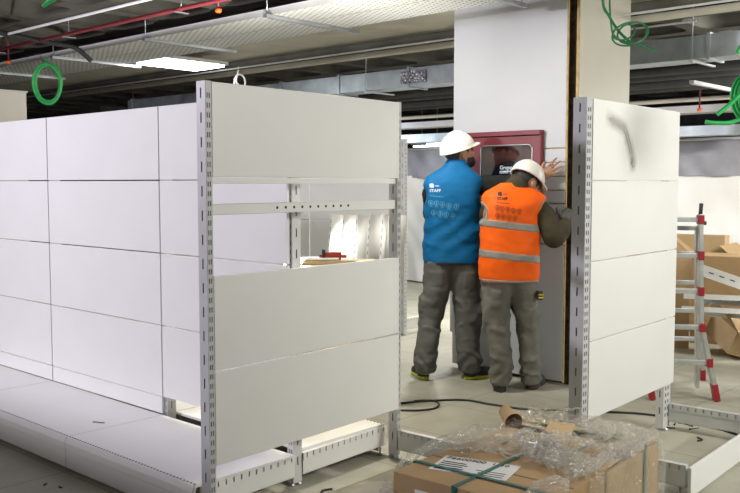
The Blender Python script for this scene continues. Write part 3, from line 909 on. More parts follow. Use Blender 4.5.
# vest
fd = Field((-.27,-.22,.84), (.30,.22,1.68), .008)
fd.add(fd.loft(tor1, 2.5), .0)
for c, r in (((-.255,.02,1.36),.075),((.275,.04,1.36),.075)):
    hole = np.sqrt((fd.X-c[0])**2+((fd.Z-c[2])/1.3)**2)-r
    fd.F = np.maximum(fd.F, -hole)
wrinkles(fd, 21, .004, 26); folds(fd, 23, .006, 26, .4+.8*np.exp(-((fd.Z-1.05)/.12)**2)); folds(fd, 24, .004, 48, .5)
fd.F = fd.F+.004*np.sin((fd.X*22-fd.Z*46)+2*np.sin(fd.X*9))*np.exp(-((fd.Z-1.12)/.16)**2)
fd.F = np.maximum(fd.F, -fd.loft([(z, x, y, a-.014, b-.014) for z, x, y, a, b in tor1[:1]+tor1[1:]], 2.5, False)-0*fd.X) if False else fd.F
vest = sublocal(fd.mesh('vest', M['blue'], W1))
fd2 = Field((-.27,-.22,.84), (.30,.22,.94), .008)
fd2.add(fd2.loft([(z-.015, x, y, a+.001, b+.001) for z, x, y, a, b in tor1], 2.5), 0); fd2.F = np.maximum(fd2.F, np.abs(fd2.Z-.876-.02*fd2.X)-.014)
fd2.mesh('hem_band', M['navy'], vest)
cv1 = lambda px, py: ((px-450)*.00734, 1.455-(py-183)*.00734)
decal_set(W1, vest, cv1, (429.5,185.5), (427.5,191.8), (427.5,195.6), [(428.8,202.5),(434.2,202.8),(439.8,203.6),(446,205),(453.4,206)], [(431.6,211.8),(437.6,212.8),(443.4,213.8),(450,215)], M['prw'], M['prw2'], .00734)
# sweatshirt: sleeves and collar
fd = Field((-.33,-.26,1.08), (.68,.40,1.60), .008)
fd.chain([((.165,.02,1.435),.072),((.25,.005,1.44),.068),(re,.058),((.50,-.085,1.468),.05),((.565,-.125,1.482),.040)], .02)
wrinkles(fd, 31, .004, 50)
fd.mesh('sleeve', M['sleeve1'], W1)
fd = Field((-.33,-.26,1.08), (.68,.40,1.60), .008)
fd.chain([((-.13,.04,1.435),.060),((-.145,.09,1.37),.058),(le,.052),((-.09,.25,1.235),.047),((-.03,.315,1.25),.04)], .02)
wrinkles(fd, 32, .004, 50)
fd.mesh('sleeve', M['sleeve1'], W1)
shoe(W1, 'shoe', (-.185,-.03), (-.22,1)); shoe(W1, 'shoe', (.105,-.01), (.93,.42))

# ---------------- worker in the orange vest
W2 = thing('person', 'person in orange hi-vis vest bending head down, gloved hand on the board edge', 'person', (5.215, 3.435, 0), YAW, local=True)
hc = (.090, .02, 1.452); RH = frame((.66,.50,-.52), (.30,.3,1))
legL2 = [(.03,-.087,-.03,.055,.06),(.06,-.09,-.03,.070,.08),(.11,-.088,-.03,.074,.085),(.178,-.078,-.04,.077,.085),(.317,-.097,-.045,.077,.085),(.47,-.112,-.03,.084,.095),(.601,-.121,-.02,.099,.115),(.712,-.118,-.025,.107,.128),(.85,-.09,-.03,.115,.13)]
legR2 = [(.03,.133,.02,.055,.06),(.06,.135,.02,.071,.08),(.11,.134,.02,.075,.085),(.178,.130,.01,.076,.085),(.317,.116,.0,.065,.078),(.47,.104,.005,.079,.095),(.601,.082,.0,.090,.113),(.712,.062,-.015,.099,.128),(.85,.05,-.03,.115,.13)]
tor2 = [(.775,-.035,-.03,.196,.150),(.81,-.040,-.03,.207,.155),(.88,-.036,-.03,.211,.155),(1.0,-.032,-.03,.206,.15),(1.15,-.036,-.02,.200,.145),(1.24,-.034,-.015,.204,.145),(1.31,-.012,-.01,.214,.14),(1.36,-.002,.0,.220,.125),(1.395,-.010,.01,.185,.11),(1.425,-.012,.015,.130,.095),(1.455,-.008,.02,.080,.08)]
fd = Field((-.34,-.40,0), (.52,.42,1.66), .009)
for lg in (legL2, legR2): fd.add(fd.loft(shrink(lg,.018), 2), .03)
fd.add(fd.loft(shrink(tor2[:10],.022)), .03)
fd.chain([((-.005,.0,1.36),.07),((.03,.01,1.42),.06),((.06,.015,1.44),.058)], .03)
head_sdf(fd, hc, RH)
rs, re, rw = (.165,.0,1.315), (.262,-.10,1.085), (.352,-.03,1.175)
fd.chain([(rs,.055),(re,.042),(rw,.027)], .02)
add_hand(fd, (.355,-.02,1.185), (.06,.075,.08), (.0,.9,-.5), (-.8,-.2,.7), (.5,.7,.6), .1, thumb=(-.75,-.05,.9), r=.011)
ls, le, lw = (-.145,.03,1.32), (-.165,.18,1.12), (-.01,.36,1.17)
fd.chain([(ls,.046),(le,.040),(lw,.028)], .02)
add_hand(fd, (.0,.37,1.18), (.3,.6,.6), (.68,.736,0), (.6,-.3,.5), (.1,.2,.2))
for x, y in ((-.092,-.03),(.13,.03)): fd.chain([((x,y,.10),.04),((x,y+.05,.04),.03),((x+.02,y+.15,.03),.028)], .02)
fd.mesh('body', M['skin'], W2, 1)
head_parts(W2, hc, RH, -.075, False)
helmet(W2, hc, RH)
mb = MB()
for sx in (-1, 1):
    mb.ring_tube([wpt(hc, RH, (sx*.032+.026*math.cos(a), .108, .004+.018*math.sin(a))) for a in [2*PI*k/16 for k in range(16)]], .0025, 6, closed=True)
    mb.ring_tube([wpt(hc, RH, (sx*.058,.106,.008)), wpt(hc, RH, (sx*.080,.05,.008)), wpt(hc, RH, (sx*.082,-.01,.004))], .0025, 6)
mb.build('glasses', M['black'], W2)
fd = Field((-.30,-.22,.02), (.30,.22,.90), .009)
for lg in (legL2, legR2): fd.add(fd.loft(lg, 2.1), .022)
fd.add(fd.ell((-.198,-.02,.53), (.020,.06,.08)), .02); fd.add(fd.ell((.172,.0,.50), (.020,.06,.08)), .02)
wrinkles(fd, 41, .003, 30); folds(fd, 42, .010, 34, .35+.9*np.exp(-((fd.Z-.42)/.12)**2)+.9*np.exp(-((fd.Z-.15)/.08)**2)+.7*np.exp(-((fd.Z-.58)/.08)**2)); folds(fd, 43, .006, 60, .6)
fd.F = fd.F+.006*np.sin(fd.Z*66+3*np.sin(fd.X*30)+fd.Y*14)*np.exp(-((fd.Z-.14)/.09)**2)
fd.F = np.maximum(fd.F, .045-fd.Z); fd.F = np.maximum(fd.F, fd.Z-.84)
tr = sublocal(fd.mesh('trousers', M['trousers2'], W2))
pocket_on(tr, ((-.185,.61),(-.075,.73)), m='trousers2'); pocket_on(tr, ((.03,.60),(.135,.72)), m='trousers2'); pocket_on(tr, ((.10,.42),(.165,.54)), m='trousers2')
fd = Field((-.30,-.22,.74), (.27,.24,1.50), .008)
fd.add(fd.loft(tor2, 2.5), 0)
for c, r in (((-.262,.03,1.25),.06),((.252,.0,1.235),.085)):
    hole = np.sqrt((fd.X-c[0])**2+((fd.Z-c[2])/1.3)**2)-r
    fd.F = np.maximum(fd.F, -hole)
wrinkles(fd, 51, .004, 26); folds(fd, 53, .005, 26, .6); folds(fd, 54, .0035, 46, .5)
fd.F = fd.F+.004*np.sin(fd.X*40+fd.Z*22)*np.exp(-((fd.Z-1.18)/.14)**2)*np.clip((fd.X+.05)*6,0,1)
Fv = fd.F.copy()
vest = sublocal(fd.mesh('vest', M['orange'], W2))
for z0, dz in ((1.160, .028), (.950, .028)):
    fs = Field((-.30,-.22,.74), (.27,.24,1.50), .008)
    fs.F = np.maximum(Fv-.003, np.abs(fs.Z-z0+.11*fs.X)-dz)
    fs.mesh('reflective_stripe', M['reflect'], vest)
for nm, q in (('hem_edging', lambda f: np.abs(f.Z-.785+.02*f.X)-.010), ('armhole_edging', lambda f: np.maximum(np.abs(np.sqrt((f.X-.252)**2+((f.Z-1.235)/1.3)**2)-.090)-.006, -f.X)), ('armhole_edging', lambda f: np.maximum(np.abs(np.sqrt((f.X+.262)**2+((f.Z-1.25)/1.3)**2)-.065)-.006, f.X))):
    fs = Field((-.30,-.22,.74), (.27,.24,1.50), .008)
    fs.F = np.maximum(Fv-.003, q(fs)); fs.mesh(nm, M['reflect'], vest)
cv2 = lambda px, py: ((px-514)*.00694, 1.455-(py-183)*.00694)
decal_set(W2, vest, cv2, (497.5,193.5), (494.5,199.6), (494,202.0), [(494.2,207),(498.8,208),(504.2,208.6),(509.6,209.6),(515.4,210.6)], [(494.8,214.6),(499.8,215.2),(505.4,216),(511.4,217.2)], M['prk'], M['prk2'], .0066)
fd = Field((-.34,-.26,1.0), (.48,.42,1.44), .008)
fd.chain([((.135,.0,1.31),.080),((.20,-.03,1.22),.078),(re,.070),((.315,-.06,1.12),.060),((.352,-.025,1.175),.046)], .025)
wrinkles(fd, 61, .005, 48)
fd.mesh('sleeve', M['sleeve2'], W2)
fd = Field((-.34,-.26,1.0), (.48,.42,1.44), .008)
fd.chain([((-.15,.02,1.32),.062),((-.17,.07,1.24),.058),(le,.052),((-.10,.26,1.14),.047),((-.04,.335,1.16),.04)], .02)
wrinkles(fd, 62, .005, 48)
fd.mesh('sleeve', M['sleeve2'], W2)
# jacket collar and scarf
fd = Field((-.16,-.16,1.34), (.20,.18,1.54), .007)
fd.chain([((-.01,.0,1.40),.082),((.03,.005,1.44),.084)], .02); wrinkles(fd, 63, .004, 60)
fd.F = np.maximum(fd.F, 1.38-fd.Z)
fd.mesh('collar', M['sleeve2'], W2)
# glove over the right hand
fd = Field((.28,-.14,1.10), (.52,.16,1.38), .006)
add_hand(fd, (.355,-.02,1.185), (.06,.075,.08), (.0,.9,-.5), (-.8,-.2,.7), (.5,.7,.6), .1, thumb=(-.75,-.05,.9), r=.0145)
fd.F = fd.F-.004
fd.mesh('glove', M['glove'], W2)
shoe(W2, 'boot', (-.095,-.09), (.10,1), m='shoe2', sole='shoe2'); shoe(W2, 'boot', (.125,-.01), (.45,.9), m='shoe2', sole='shoe2')
mb = MB().box(.145,.185,-.14,-.085,.655,.715, bev=.008); tool = mb.build('tape_measure', M['tape'], W2)
mb = MB()
for z in (.672, .692): mb.box(.150,.187,-.142,-.12,z-.004,z+.004, Matrix.Rotation(.0,4,'Y'))
absorb(tool, mb.build('yellow_stripe', M['yellow'], W2), M['yellow'])

# ------------------------------------------------------------------ cartons in stretch film (lower right foreground)
PA = math.radians(3.)
def pk(u, v): # carton frame: u away along the stack, v to the left
    return Matrix.Translation((2.44, 1.50, 0)) @ Matrix.Rotation(PA, 4, 'Z') @ Matrix.Translation((u, v, 0))
ZT = .397
t = thing('carton', 'brown carton with a shipping label on top, front left of the wrapped stack', 'carton', (2.7, 1.8, 0))
mb = MB().box(0,.50,0,.60,.01,ZT, pk(0,0), bev=.004); c1 = mb.build('box', M['kraft'], t)
mb = MB().box(.245,.255,.0,.60,ZT,ZT+.0008, pk(0,0)); mb.build('flap_seam', M['kraftdark'], t)
mb = MB().box(.135,.315,.24,.54,ZT+.0005,ZT+.0015, pk(0,0) @ Matrix.Translation((.225,.39,0)) @ Matrix.Rotation(.22,4,'Z') @ Matrix.Translation((-.225,-.39,0)))
lab = mb.build('shipping_label', M['paper'], t); lab['label'] = 'white shipping label with black numbers'
LM = pk(0,0) @ Matrix.Translation((.225,.39,0)) @ Matrix.Rotation(.22,4,'Z') @ Matrix.Translation((-.225,-.39,0))
# text baseline runs along -v (to the right as seen), letter tops away along +u
TB = LM @ Matrix(((0,1,0,.278),(-1,0,0,.528),(0,0,1,ZT+.0022),(0,0,0,1)))
mb = MB(); add_text(mb, '76600900', .040, TB, .0009)
add_text(mb, '1110', .034, LM @ Matrix(((0,1,0,.278),(-1,0,0,.345),(0,0,1,ZT+.0022),(0,0,0,1))), .0009)
for i in range(5):
    a = .150+.022*i
    mb.box(a, a+.009, .43-.012*(i % 2), .525, ZT+.0018, ZT+.0022, LM)
    if i < 3: mb.box(a, a+.006, .26, .375-.015*(i % 2), ZT+.0018, ZT+.0022, LM)
absorb(lab, mb.build('label_print', M['ink'], t), M['ink'])
mb = MB().box(-.0015,-.0003,.12,.50,.15,ZT-.045, pk(0,0)); s = mb.build('side_label', M['paper'], t)
mb = MB().box(-.0025,-.0012,.16,.38,.17,ZT-.075, pk(0,0)); mb.build('teal_print', M['teal'], s)
mb = MB()
def strap_u(mb, v, z=ZT, u0=0., u1=1.01, w=.009):
    mb.box(u0-.004, u1, v-w, v+w, z+.002, z+.0045, pk(0,0)); mb.box(u0-.005, u0-.002, v-w, v+w, .01, z+.0045, pk(0,0))
def strap_v(mb, u, z=ZT, v0=0., v1=.60, w=.009):
    mb.box(u-w, u+w, v0-.004, v1+.004, z+.004, z+.0065, pk(0,0)); mb.box(u-w, u+w, v0-.006, v0-.003, .01, z+.0065, pk(0,0)); mb.box(u-w, u+w, v1+.003, v1+.006, .01, z+.0065, pk(0,0))
strap_u(mb, .33, u1=.505); strap_v(mb, .14); mb.build('strapping', M['strap'], t)
# rear carton, lid flaps partly open
t = thing('carton', 'brown carton with lifted lid flaps under green straps, back of the wrapped stack', 'carton', (3.2, 1.8, 0))
mb = MB()
mb.box(.51,1.01,0,.012,.01,ZT-.01, pk(0,0)); mb.box(.51,1.01,.588,.60,.01,ZT-.01, pk(0,0)); mb.box(.51,.522,0,.60,.01,ZT-.01, pk(0,0)); mb.box(.998,1.01,0,.60,.01,ZT-.01, pk(0,0)); mb.box(.51,1.01,0,.60,.01,.02, pk(0,0))
mb.build('box', M['kraft2'], t)
MB().box(.525,.995,.015,.585,.30,.31, pk(0,0)).build('filling', M['kraftdark'], t)
mb = MB().box(0,.235,.01,.59,-.002,.002, pk(.515,0) @ Matrix.Translation((0,0,ZT-.006)) @ Matrix.Rotation(-.07,4,'Y')); mb.build('lid_flap', M['kraft2'], t)
mb = MB().box(-.225,0,.01,.28,-.002,.002, pk(1.005,0) @ Matrix.Translation((0,0,ZT-.006)) @ Matrix.Rotation(.02,4,'Y')); mb.build('lid_flap', M['kraft'], t)
mb = MB().box(-.225,0,.31,.59,-.002,.002, pk(1.005,0) @ Matrix.Translation((0,0,ZT-.006)) @ Matrix.Rotation(.12,4,'Y')); mb.build('lid_flap', M['kraft2'], t)
mb = MB()
mb.box(-.16,.16,-.055,.055,-.003,.003, pk(.76,.33) @ Matrix.Translation((0,0,ZT+.020)) @ Euler((.03,-.03,.35)).to_matrix().to_4x4())
fl = mb.build('cardboard_tongue', M['kraft2'], t)
mb = MB()
for v in (.16, .44):
    mb.ring_tube([tuple(pk(0,0) @ Vector(p)) for p in ((.505,v,ZT+.014),(.62,v,ZT+.024),(.80,v,ZT+.018),(.9,v,ZT+.008),(1.012,v,ZT+.004))], .006, 4)
strap_v(mb, .86, ZT+.012); 
mb.build('strapping', M['strap'], t)
# loose cardboard piece on top of the stack
# rolled edge of film across the top
def film_height(u, v):
    h = ZT+.012+.016*math.sin(9*u+3*v)*math.sin(7*v+2.)+.010*math.sin(23*u-11*v+1)+.009*abs(math.sin(17*u+41*v+2*math.sin(9*u)))+.007*math.sin(47*u+31*v+3*math.sin(11*v))
    a = snoise(np.array(u*1.), np.array(v*1.3), np.array(.3*u), 91, 34); b = snoise(np.array(u*1.2), np.array(v*1.), np.array(.5*v), 92, 60); c = snoise(np.array(u*1.), np.array(v*1.), np.array(.0), 93, 120)
    return h-.004+.024*math.exp(-(float(a)/.16)**2)+.011*math.exp(-(float(b)/.18)**2)+.004*float(c)
mb = MB()
nu, nv = 150, 110
P = []
for i in range(nu):
    row = []
    for j in range(nv):
        u = .36+.68*i/(nu-1); q = j/(nv-1)
        # q 0..0.62 across the top from the back edge, then down the near side
        s = q*1.02
        jit = .012*math.sin(31*u+17*q)+.008*math.sin(61*u-43*q)
        u_ = u+.10*math.sin(3.1*q)*(1-(u-.36)/.68)-.1+.1*(u-.36)/.68
        if s < .62: v = .615-s; z = film_height(u, v)+.02*math.exp(-((u-.62)/.05)**2)
        else:
            v = -.010-.010*abs(math.sin(19*u+9*s)); z = ZT+.012-(s-.62)+jit*.3
        row.append(tuple(pk(0,0) @ Vector((u_+jit*.4, v, max(.02,z)+(jit*.6 if s < .62 else 0)))))
    P.append(row)
mb.grid(P)
t = thing('stretch_film', 'crinkled clear stretch film draped over the cartons', 'plastic film', tuple(pk(.6,.3).translation))
mb.build('top_sheet', M['film'], t, recalc=False)
# film over the far side edge
mb = MB(); P = []
for i in range(34):
    row = []
    for j in range(20):
        v = -.012+.64*i/33; z = .03+(ZT+.02)*j/19
        row.append(tuple(pk(0,0) @ Vector((1.018+.010*math.sin(21*v+13*z)+.006*math.sin(57*v-31*z), v, z))))
    P.append(row)
mb.grid(P); mb.build('end_sheet', M['film'], t, recalc=False)
# twisted ropes of film
def rope(pts, r, seed, name):
    rr = random.Random(seed); pts = [Vector(p) for p in pts]; out = []
    n = 40
    def cr(i, f):
        p0, p1, p2, p3 = pts[max(i-1,0)], pts[i], pts[min(i+1,len(pts)-1)], pts[min(i+2,len(pts)-1)]
        return .5*((2*p1)+(-p0+p2)*f+(2*p0-5*p1+4*p2-p3)*f*f+(-p0+3*p1-3*p2+p3)*f**3)
    for k in range(n+1):
        x = k/n*(len(pts)-1); i = min(int(x), len(pts)-2); out.append(cr(i, x-i))
    mb = MB()
    rad = [r*(.75+.5*rr.random()) for _ in out]
    mb.ring_tube([tuple(pk(0,0) @ p) for p in out], rad, 9)
    for v in mb.bm.verts: v.co += Vector((rr.uniform(-1,1), rr.uniform(-1,1), rr.uniform(-1,1)))*r*.28
    return mb.build(name, M['film'], t, recalc=False)
rope([(.33,.60,ZT+.03),(.40,.50,ZT+.03),(.50,.38,ZT+.035),(.58,.24,ZT+.03),(.66,.08,ZT+.028),(.70,.0,ZT+.01)], .024, 3, 'film_roll')
rope([(.10,.66,ZT-.03),(.18,.62,ZT+.02),(.28,.60,ZT+.045),(.38,.575,ZT+.05),(.48,.56,ZT+.05)], .016, 4, 'film_edge')
rope([(.58,.37,ZT+.04),(.53,.35,ZT+.05),(.47,.28,ZT+.04),(.42,.18,ZT+.03),(.42,.08,ZT+.03)], .030, 5, 'film_bunch')
rope([(.62,.30,ZT+.04),(.56,.28,ZT+.04),(.48,.17,ZT+.03)], .026, 6, 'film_bunch')
rope([(.30,.05,ZT+.02),(.42,.02,ZT+.03),(.58,.03,ZT+.03),(.75,.0,ZT+.03),(.92,.02,ZT+.03)], .020, 8, 'film_edge')
# crumpled puffs of film
def puff(c, r, seed):
    bm = bmesh.new(); bmesh.ops.create_icosphere(bm, subdivisions=4, radius=1)
    rr = np.random.default_rng(seed)
    ks = rr.normal(size=(7,3))*3.2; ph = rr.uniform(0,6,7)
    for v in bm.verts:
        d = sum(abs(math.sin(float(ks[i].dot(v.co))+ph[i])) for i in range(7))/7
        v.co = Vector((v.co.x*r[0], v.co.y*r[1], v.co.z*r[2]))*(.55+.75*d)
    bm.transform(pk(*c[:2]) @ Matrix.Translation((0,0,c[2])))
    for f in bm.faces: f.smooth = False
    mb = MB(); mb.merge(bm); mb.build('film_crumple', M['film'], t)
puff((.54,.24,ZT+.03), (.12,.06,.045), 1); puff((.44,.10,ZT+.02), (.10,.07,.04), 2); puff((.16,.05,ZT+.015), (.11,.05,.03), 9)
puff((.80,.04,ZT+.01), (.16,.05,.022), 3); puff((.93,.16,ZT+.01), (.06,.12,.02), 6)
puff((.02,.62,ZT-.10), (.05,.05,.05), 7); puff((-.03,.52,ZT-.19), (.05,.07,.05), 8)
# paper cup tipped on the film
cupdir = Vector((-.40,-.66,-.22)).normalized()    # mouth direction
cm = Matrix.Translation((3.19,2.115,ZT+.050)) @ cupdir.to_track_quat('Z','Y').to_matrix().to_4x4()
t = thing('paper_cup', 'brown kraft paper cup tipped over on top of the wrapped cartons', 'cup', (3.175,2.08,ZT+.005))
MB().lathe([(.027,-.045),(.028,-.045),(.0395,.045),(.041,.047),(.0405,.050),(.038,.047),(.0265,-.040),(0,-.040)], 28, cm).build('wall', M['cup'], t)
MB().lathe([(.0265,-.042),(0,-.042)], 28, cm).build('bottom', M['cup'], t)

# ------------------------------------------------------------------ cable and debris on the floor
def smooth_path(pts, n=12):
    pts = [Vector(p) for p in pts]; out = []
    for i in range(len(pts)-1):
        p0, p1, p2, p3 = pts[max(i-1,0)], pts[i], pts[i+1], pts[min(i+2,len(pts)-1)]
        for k in range(n):
            f = k/n
            out.append(.5*((2*p1)+(-p0+p2)*f+(2*p0-5*p1+4*p2-p3)*f*f+(-p0+3*p1-3*p2+p3)*f**3))
    out.append(pts[-1]); return out
zc = .007
mb = MB().ring_tube(smooth_path([(4.0,3.95,zc),(4.30,3.78,zc),(4.50,3.68,zc),(4.72,3.50,zc),(4.75,3.30,zc),(4.80,3.05,zc),(4.97,2.80,zc),(5.10,2.62,zc),(5.20,2.44,zc),(5.22,2.25,zc),(5.22,2.08,zc),(5.15,1.88,zc),(5.0,1.6,zc)]), .007, 8)
tag(mb.build('power_cable', M['blackcable']), 'long black cable running across the floor in front of the workers', 'cable')
mb = MB().ring_tube(smooth_path([(4.05,3.86,zc),(4.18,3.70,zc),(4.30,3.55,zc),(4.42,3.50,zc),(4.53,3.55,zc),(4.57,3.64,zc),(4.48,3.72,zc)]), .006, 8)
tag(mb.build('power_cable', M['blackcable']), 'loop of black cable on the floor just right of the end frame', 'cable')
def screw(label, x, y, a, L_=.05):
    mb = MB(); mx = Matrix.Translation((x,y,.004)) @ Matrix.Rotation(a,4,'Z')
    mb.ring_tube([tuple(mx @ Vector((0,0,0))), tuple(mx @ Vector((L_,0,0)))], [.003,.002], 6)
    mb.ring_tube([tuple(mx @ Vector((-.004,0,.001))), tuple(mx @ Vector((0,0,.001)))], [.006,.006], 8)
    tag(mb.build('loose_screw', M['darkpipe']), label, 'screw', 'loose screws around the far right post')
for i, (x, y, a) in enumerate(((5.10,2.20,.3),(5.14,2.11,1.2),(5.20,2.15,2.4),(5.07,2.09,-.4),(5.25,2.12,.9),(5.03,2.17,2.))):
    screw('dark loose screw lying at the foot of the far right post', x, y, a, .07)
mb = MB().ring_tube(smooth_path([(4.86,1.96,.004),(4.90,1.95,.005),(4.93,1.99,.004)],6), .005, 6); tag(mb.build('plastic_clip', M['darkpipe']), 'tiny dark clip alone on the floor right of the wrapped cartons', 'clip')
for i, (x, y) in enumerate(((2.74,2.93),(2.79,2.90),(2.86,2.92))):
    mb = MB().ring_tube(smooth_path([(x-.05,y-.02,.005),(x,y+.015,.006),(x+.05,y,.005)],6), .005, 6)
    tag(mb.build('wire_offcut', M['darkpipe']), 'dark wire offcut on the floor under the middle post of the end frame', 'wire scrap', 'wire offcuts')
for i, (x, y) in enumerate(((2.02,3.99),(2.05,3.90))):
    mb = MB().box(-.012,.012,-.005,.005,0,.004, Matrix.Translation((x,y,.001)) @ Matrix.Rotation(.6+i,4,'Z'), bev=.001)
    tag(mb.build('floor_scrap', M['darkpipe']), 'small dark scrap on the shaded floor at lower left', 'scrap', 'scraps on the left floor')

# ------------------------------------------------------------------ folding ladder
t = thing('folding_ladder', 'aluminium folding ladder with red joints standing behind the right unit', 'ladder', (5.9,2.6,0))
# ladder plane faces the camera; w = direction across to its left side
lw_ = Vector((-.60,.80,0)).normalized()
A_top = Vector((5.784,2.354,1.25)); A_mid = Vector((5.790,2.338,.535)); A_foot = Vector((5.868,2.245,.02))
B_top = Vector((5.89,2.40,1.22)); B_foot = Vector((6.44,2.575,.02))
def bar(mb, a, b, w, d, sd):
    a, b = Vector(a), Vector(b); t_ = (b-a).normalized(); s_ = (sd-t_*sd.dot(t_)).normalized(); n_ = t_.cross(s_)
    mx = Matrix((( *[s_[i] for i in range(0)],) if False else (s_.x,n_.x,t_.x,a.x),(s_.y,n_.y,t_.y,a.y),(s_.z,n_.z,t_.z,a.z),(0,0,0,1)))
    mb.box(-w/2, w/2, -d/2, d/2, 0, (b-a).length, mx, bev=.003)
for off in (0., .42):
    o_ = lw_*off; k = 1 if off == 0 else -1
    mb = MB(); bar(mb, A_top+o_, A_mid+o_, .026, .06, lw_); bar(mb, A_mid+o_, A_foot+o_-lw_*.0*k, .028, .064, lw_); mb.build('outer_stile', M['alu'], t)
    mb = MB(); bar(mb, A_top+o_+lw_*.012*k+Vector((.03,.02,-.1)), Vector((6.065,2.45,.03))+o_+lw_*.01*k, .024, .05, lw_); mb.build('inner_stile', M['alu'], t)
    mb = MB(); bar(mb, B_top+o_, B_foot+o_, .026, .06, lw_); mb.build('rear_stile', M['alu'], t)
    mb = MB(); bar(mb, A_foot+o_+(A_mid-A_foot).normalized()*.10, A_foot+o_-Vector((0,0,.015)), .036, .075, lw_); mb.build('foot', M['ladred'], t)
    mb = MB(); bar(mb, B_foot+o_+(B_top-B_foot).normalized()*.08, B_foot+o_-Vector((0,0,.015)), .036, .075, lw_); mb.build('foot', M['ladred'], t)
    mb = MB()
    mb.cyl(A_top+o_+Vector((0,0,.0)), A_top+o_+Vector((.01,0,.07)), .013, 10); mb.build('hinge', M['darkpipe'], t); mb = MB(); mb.cyl(A_top+o_-lw_*.03+Vector((.02,.0,-.06)), A_top+o_+lw_*.02+Vector((.02,.0,-.06)), .013, 10)
    mb.build('hinge_pin', M['darkpipe'], t)
def on(a, b, z): f = (z-a.z)/(b.z-a.z); return a+(b-a)*f
for z in (1.214, .976, .739, .498, .262):
    p = on(A_top, A_mid, z) if z >= .5 else on(A_mid, A_foot, z)
    mb = MB(); bar(mb, p, p+lw_*.42, .032, .034, Vector((0,0,1))); mb.build('rung', M['alu'], t)
    for off in (0., .42):
        mb = MB(); bar(mb, p+lw_*off+Vector((0,0,-.03)), p+lw_*off+Vector((0,0,.03)), .036, .070, lw_); mb.build('red_joint', M['ladred'], t)
for z in (1.15, .97, .76, .55, .33):
    p = on(B_top, B_foot, z); mb = MB(); bar(mb, p, p+lw_*.42, .03, .03, Vector((0,0,1))); mb.build('rung', M['alu'], t)

# ------------------------------------------------------------------ things stacked behind the end frame
def leaning_board():
    t = thing('leaning_shelf', 'white metal shelf board standing on end', 'shelf board', (0,0,0), 0, 'shelf boards standing on end', local=True)
    mb = MB()
    mb.prism([(-.075,0),(.075,0),(.075,1.25),(-.075,1.25)], -.001, .001)
    mb.box(-.077,-.073,-.03,.001,0,1.25); mb.box(.073,.077,-.035,.001,0,1.25)
    mb.box(.045,.075,-.036,-.033,0,1.25); mb.box(-.075,-.055,-.031,-.028,0,1.25)
    sh_ = mb.build('sheet', M['panel'], t)
    mb = MB()
    for i in range(24): mb.box(-.0775,-.0765,-.02,-.012,.04+.05*i,.065+.05*i)
    absorb(sh_, mb.build('perforation', M['black'], t), M['black'])
    return t
lb0 = leaning_board()
lbl = ['leftmost white shelf board standing on end behind the frame opening', 'second from left white shelf board standing on end', 'third from left white shelf board standing on end', 'fourth from left white shelf board standing on end', 'rightmost white shelf board standing on end, beside the right frame post']
for i in range(5):
    L_ = lb0 if i == 0 else dup(lb0, (0,0,0))
    r = -.31+.090*i; d = 5.75-.02*i
    x = .677*r+.736*d; y = -.736*r+.677*d
    L_.location = (x+.02, y-.01, 0.004); L_.rotation_euler = Euler((.02, .085-.006*i, YAW+.35)).to_matrix().to_euler(); L_['label'] = lbl[i]
# trestle with timber
t = thing('timber_bench', 'rough timber bench behind the end frame with pale planks on it', 'bench', (3.68,3.72,0))
for x in (3.56, 3.80):
    for y in (3.60, 3.86): MB().box(x-.03,x+.03,y-.03,y+.03,0,.95).build('leg', M['wood'], t)
MB().box(3.525,3.835,3.55,3.90,.95,.975).build('top', M['wood'], t)
o = MB().box(-.27,.27,-.055,.055,0,.024, Matrix.Translation((3.69,3.72,.976)) @ Matrix.Rotation(-.75,4,'Z'), bev=.003).build('timber_plank', M['wood']); tag(o, 'pale pine plank on the bench behind the end frame opening', 'plank')
o = MB().box(-.16,.16,-.06,.06,0,.012, Matrix.Translation((3.62,3.80,1.003)) @ Matrix.Rotation(-.75,4,'Z'), bev=.003).build('shelf_sheet', M['panel']); tag(o, 'small white sheet lying on planks behind the end frame opening', 'sheet')
t = thing('bar_clamp', 'red clamp lying on the pale plank behind the frame opening', 'clamp', (3.70,3.70,1.002), -.75, local=True)
MB().box(-.05,.05,-.02,.02,0,.045, bev=.008).build('body', M['red'], t)
MB().cyl((-.08,0,.02),(.08,0,.02),.01,10).build('bar', M['red'], t)
MB().box(-.065,-.045,-.025,.025,0,.06, bev=.004).build('jaw', M['black'], t)

# ------------------------------------------------------------------ cardboard and spare shelves heaped at far right
def sheetbox(label, c, size, rot, m='kraft2', flap=None):
    t = thing('cardboard_box', label, 'cardboard', c, 0, 'cardboard heap', local=True)
    mx = Euler(rot).to_matrix().to_4x4()
    x, y, z = size
    mb = MB(); mb.box(-x/2,x/2,-y/2,y/2,0,z, mx, bev=.006); mb.build('box', M[m], t)
    if flap:
        mb = MB(); mb.box(-x/2,x/2,0,flap,-.003,.003, mx @ Matrix.Translation((0,y/2-.005,z)) @ Matrix.Rotation(.7,4,'X')); mb.build('flap', M['kraft'], t)
        mb = MB(); mb.box(-x/2,x/2,-flap,0,-.003,.003, mx @ Matrix.Translation((0,-y/2+.005,z)) @ Matrix.Rotation(-1.0+2.2,4,'X')); mb.build('flap', M['kraftdark'], t)
    return t
sheetbox('tall flat cardboard box standing at the back of the heap, behind the ladder', (8.55,3.72,0), (.25,.95,.95), (0,.04,.2))
sheetbox('brown cardboard carton right of the ladder with its lid flap open', (8.15,3.15,0), (.42,.42,.80), (0,0,.35), 'kraft', .24)
sheetbox('wide tan cardboard carton at the right photo edge', (8.75,2.70,0), (.6,.75,.70), (0,0,.1), 'kraft2', .25)
sheetbox('dark shaded cardboard carton low behind the ladder rungs', (7.62,3.42,0), (.36,.42,.50), (0,0,.5), 'kraft')
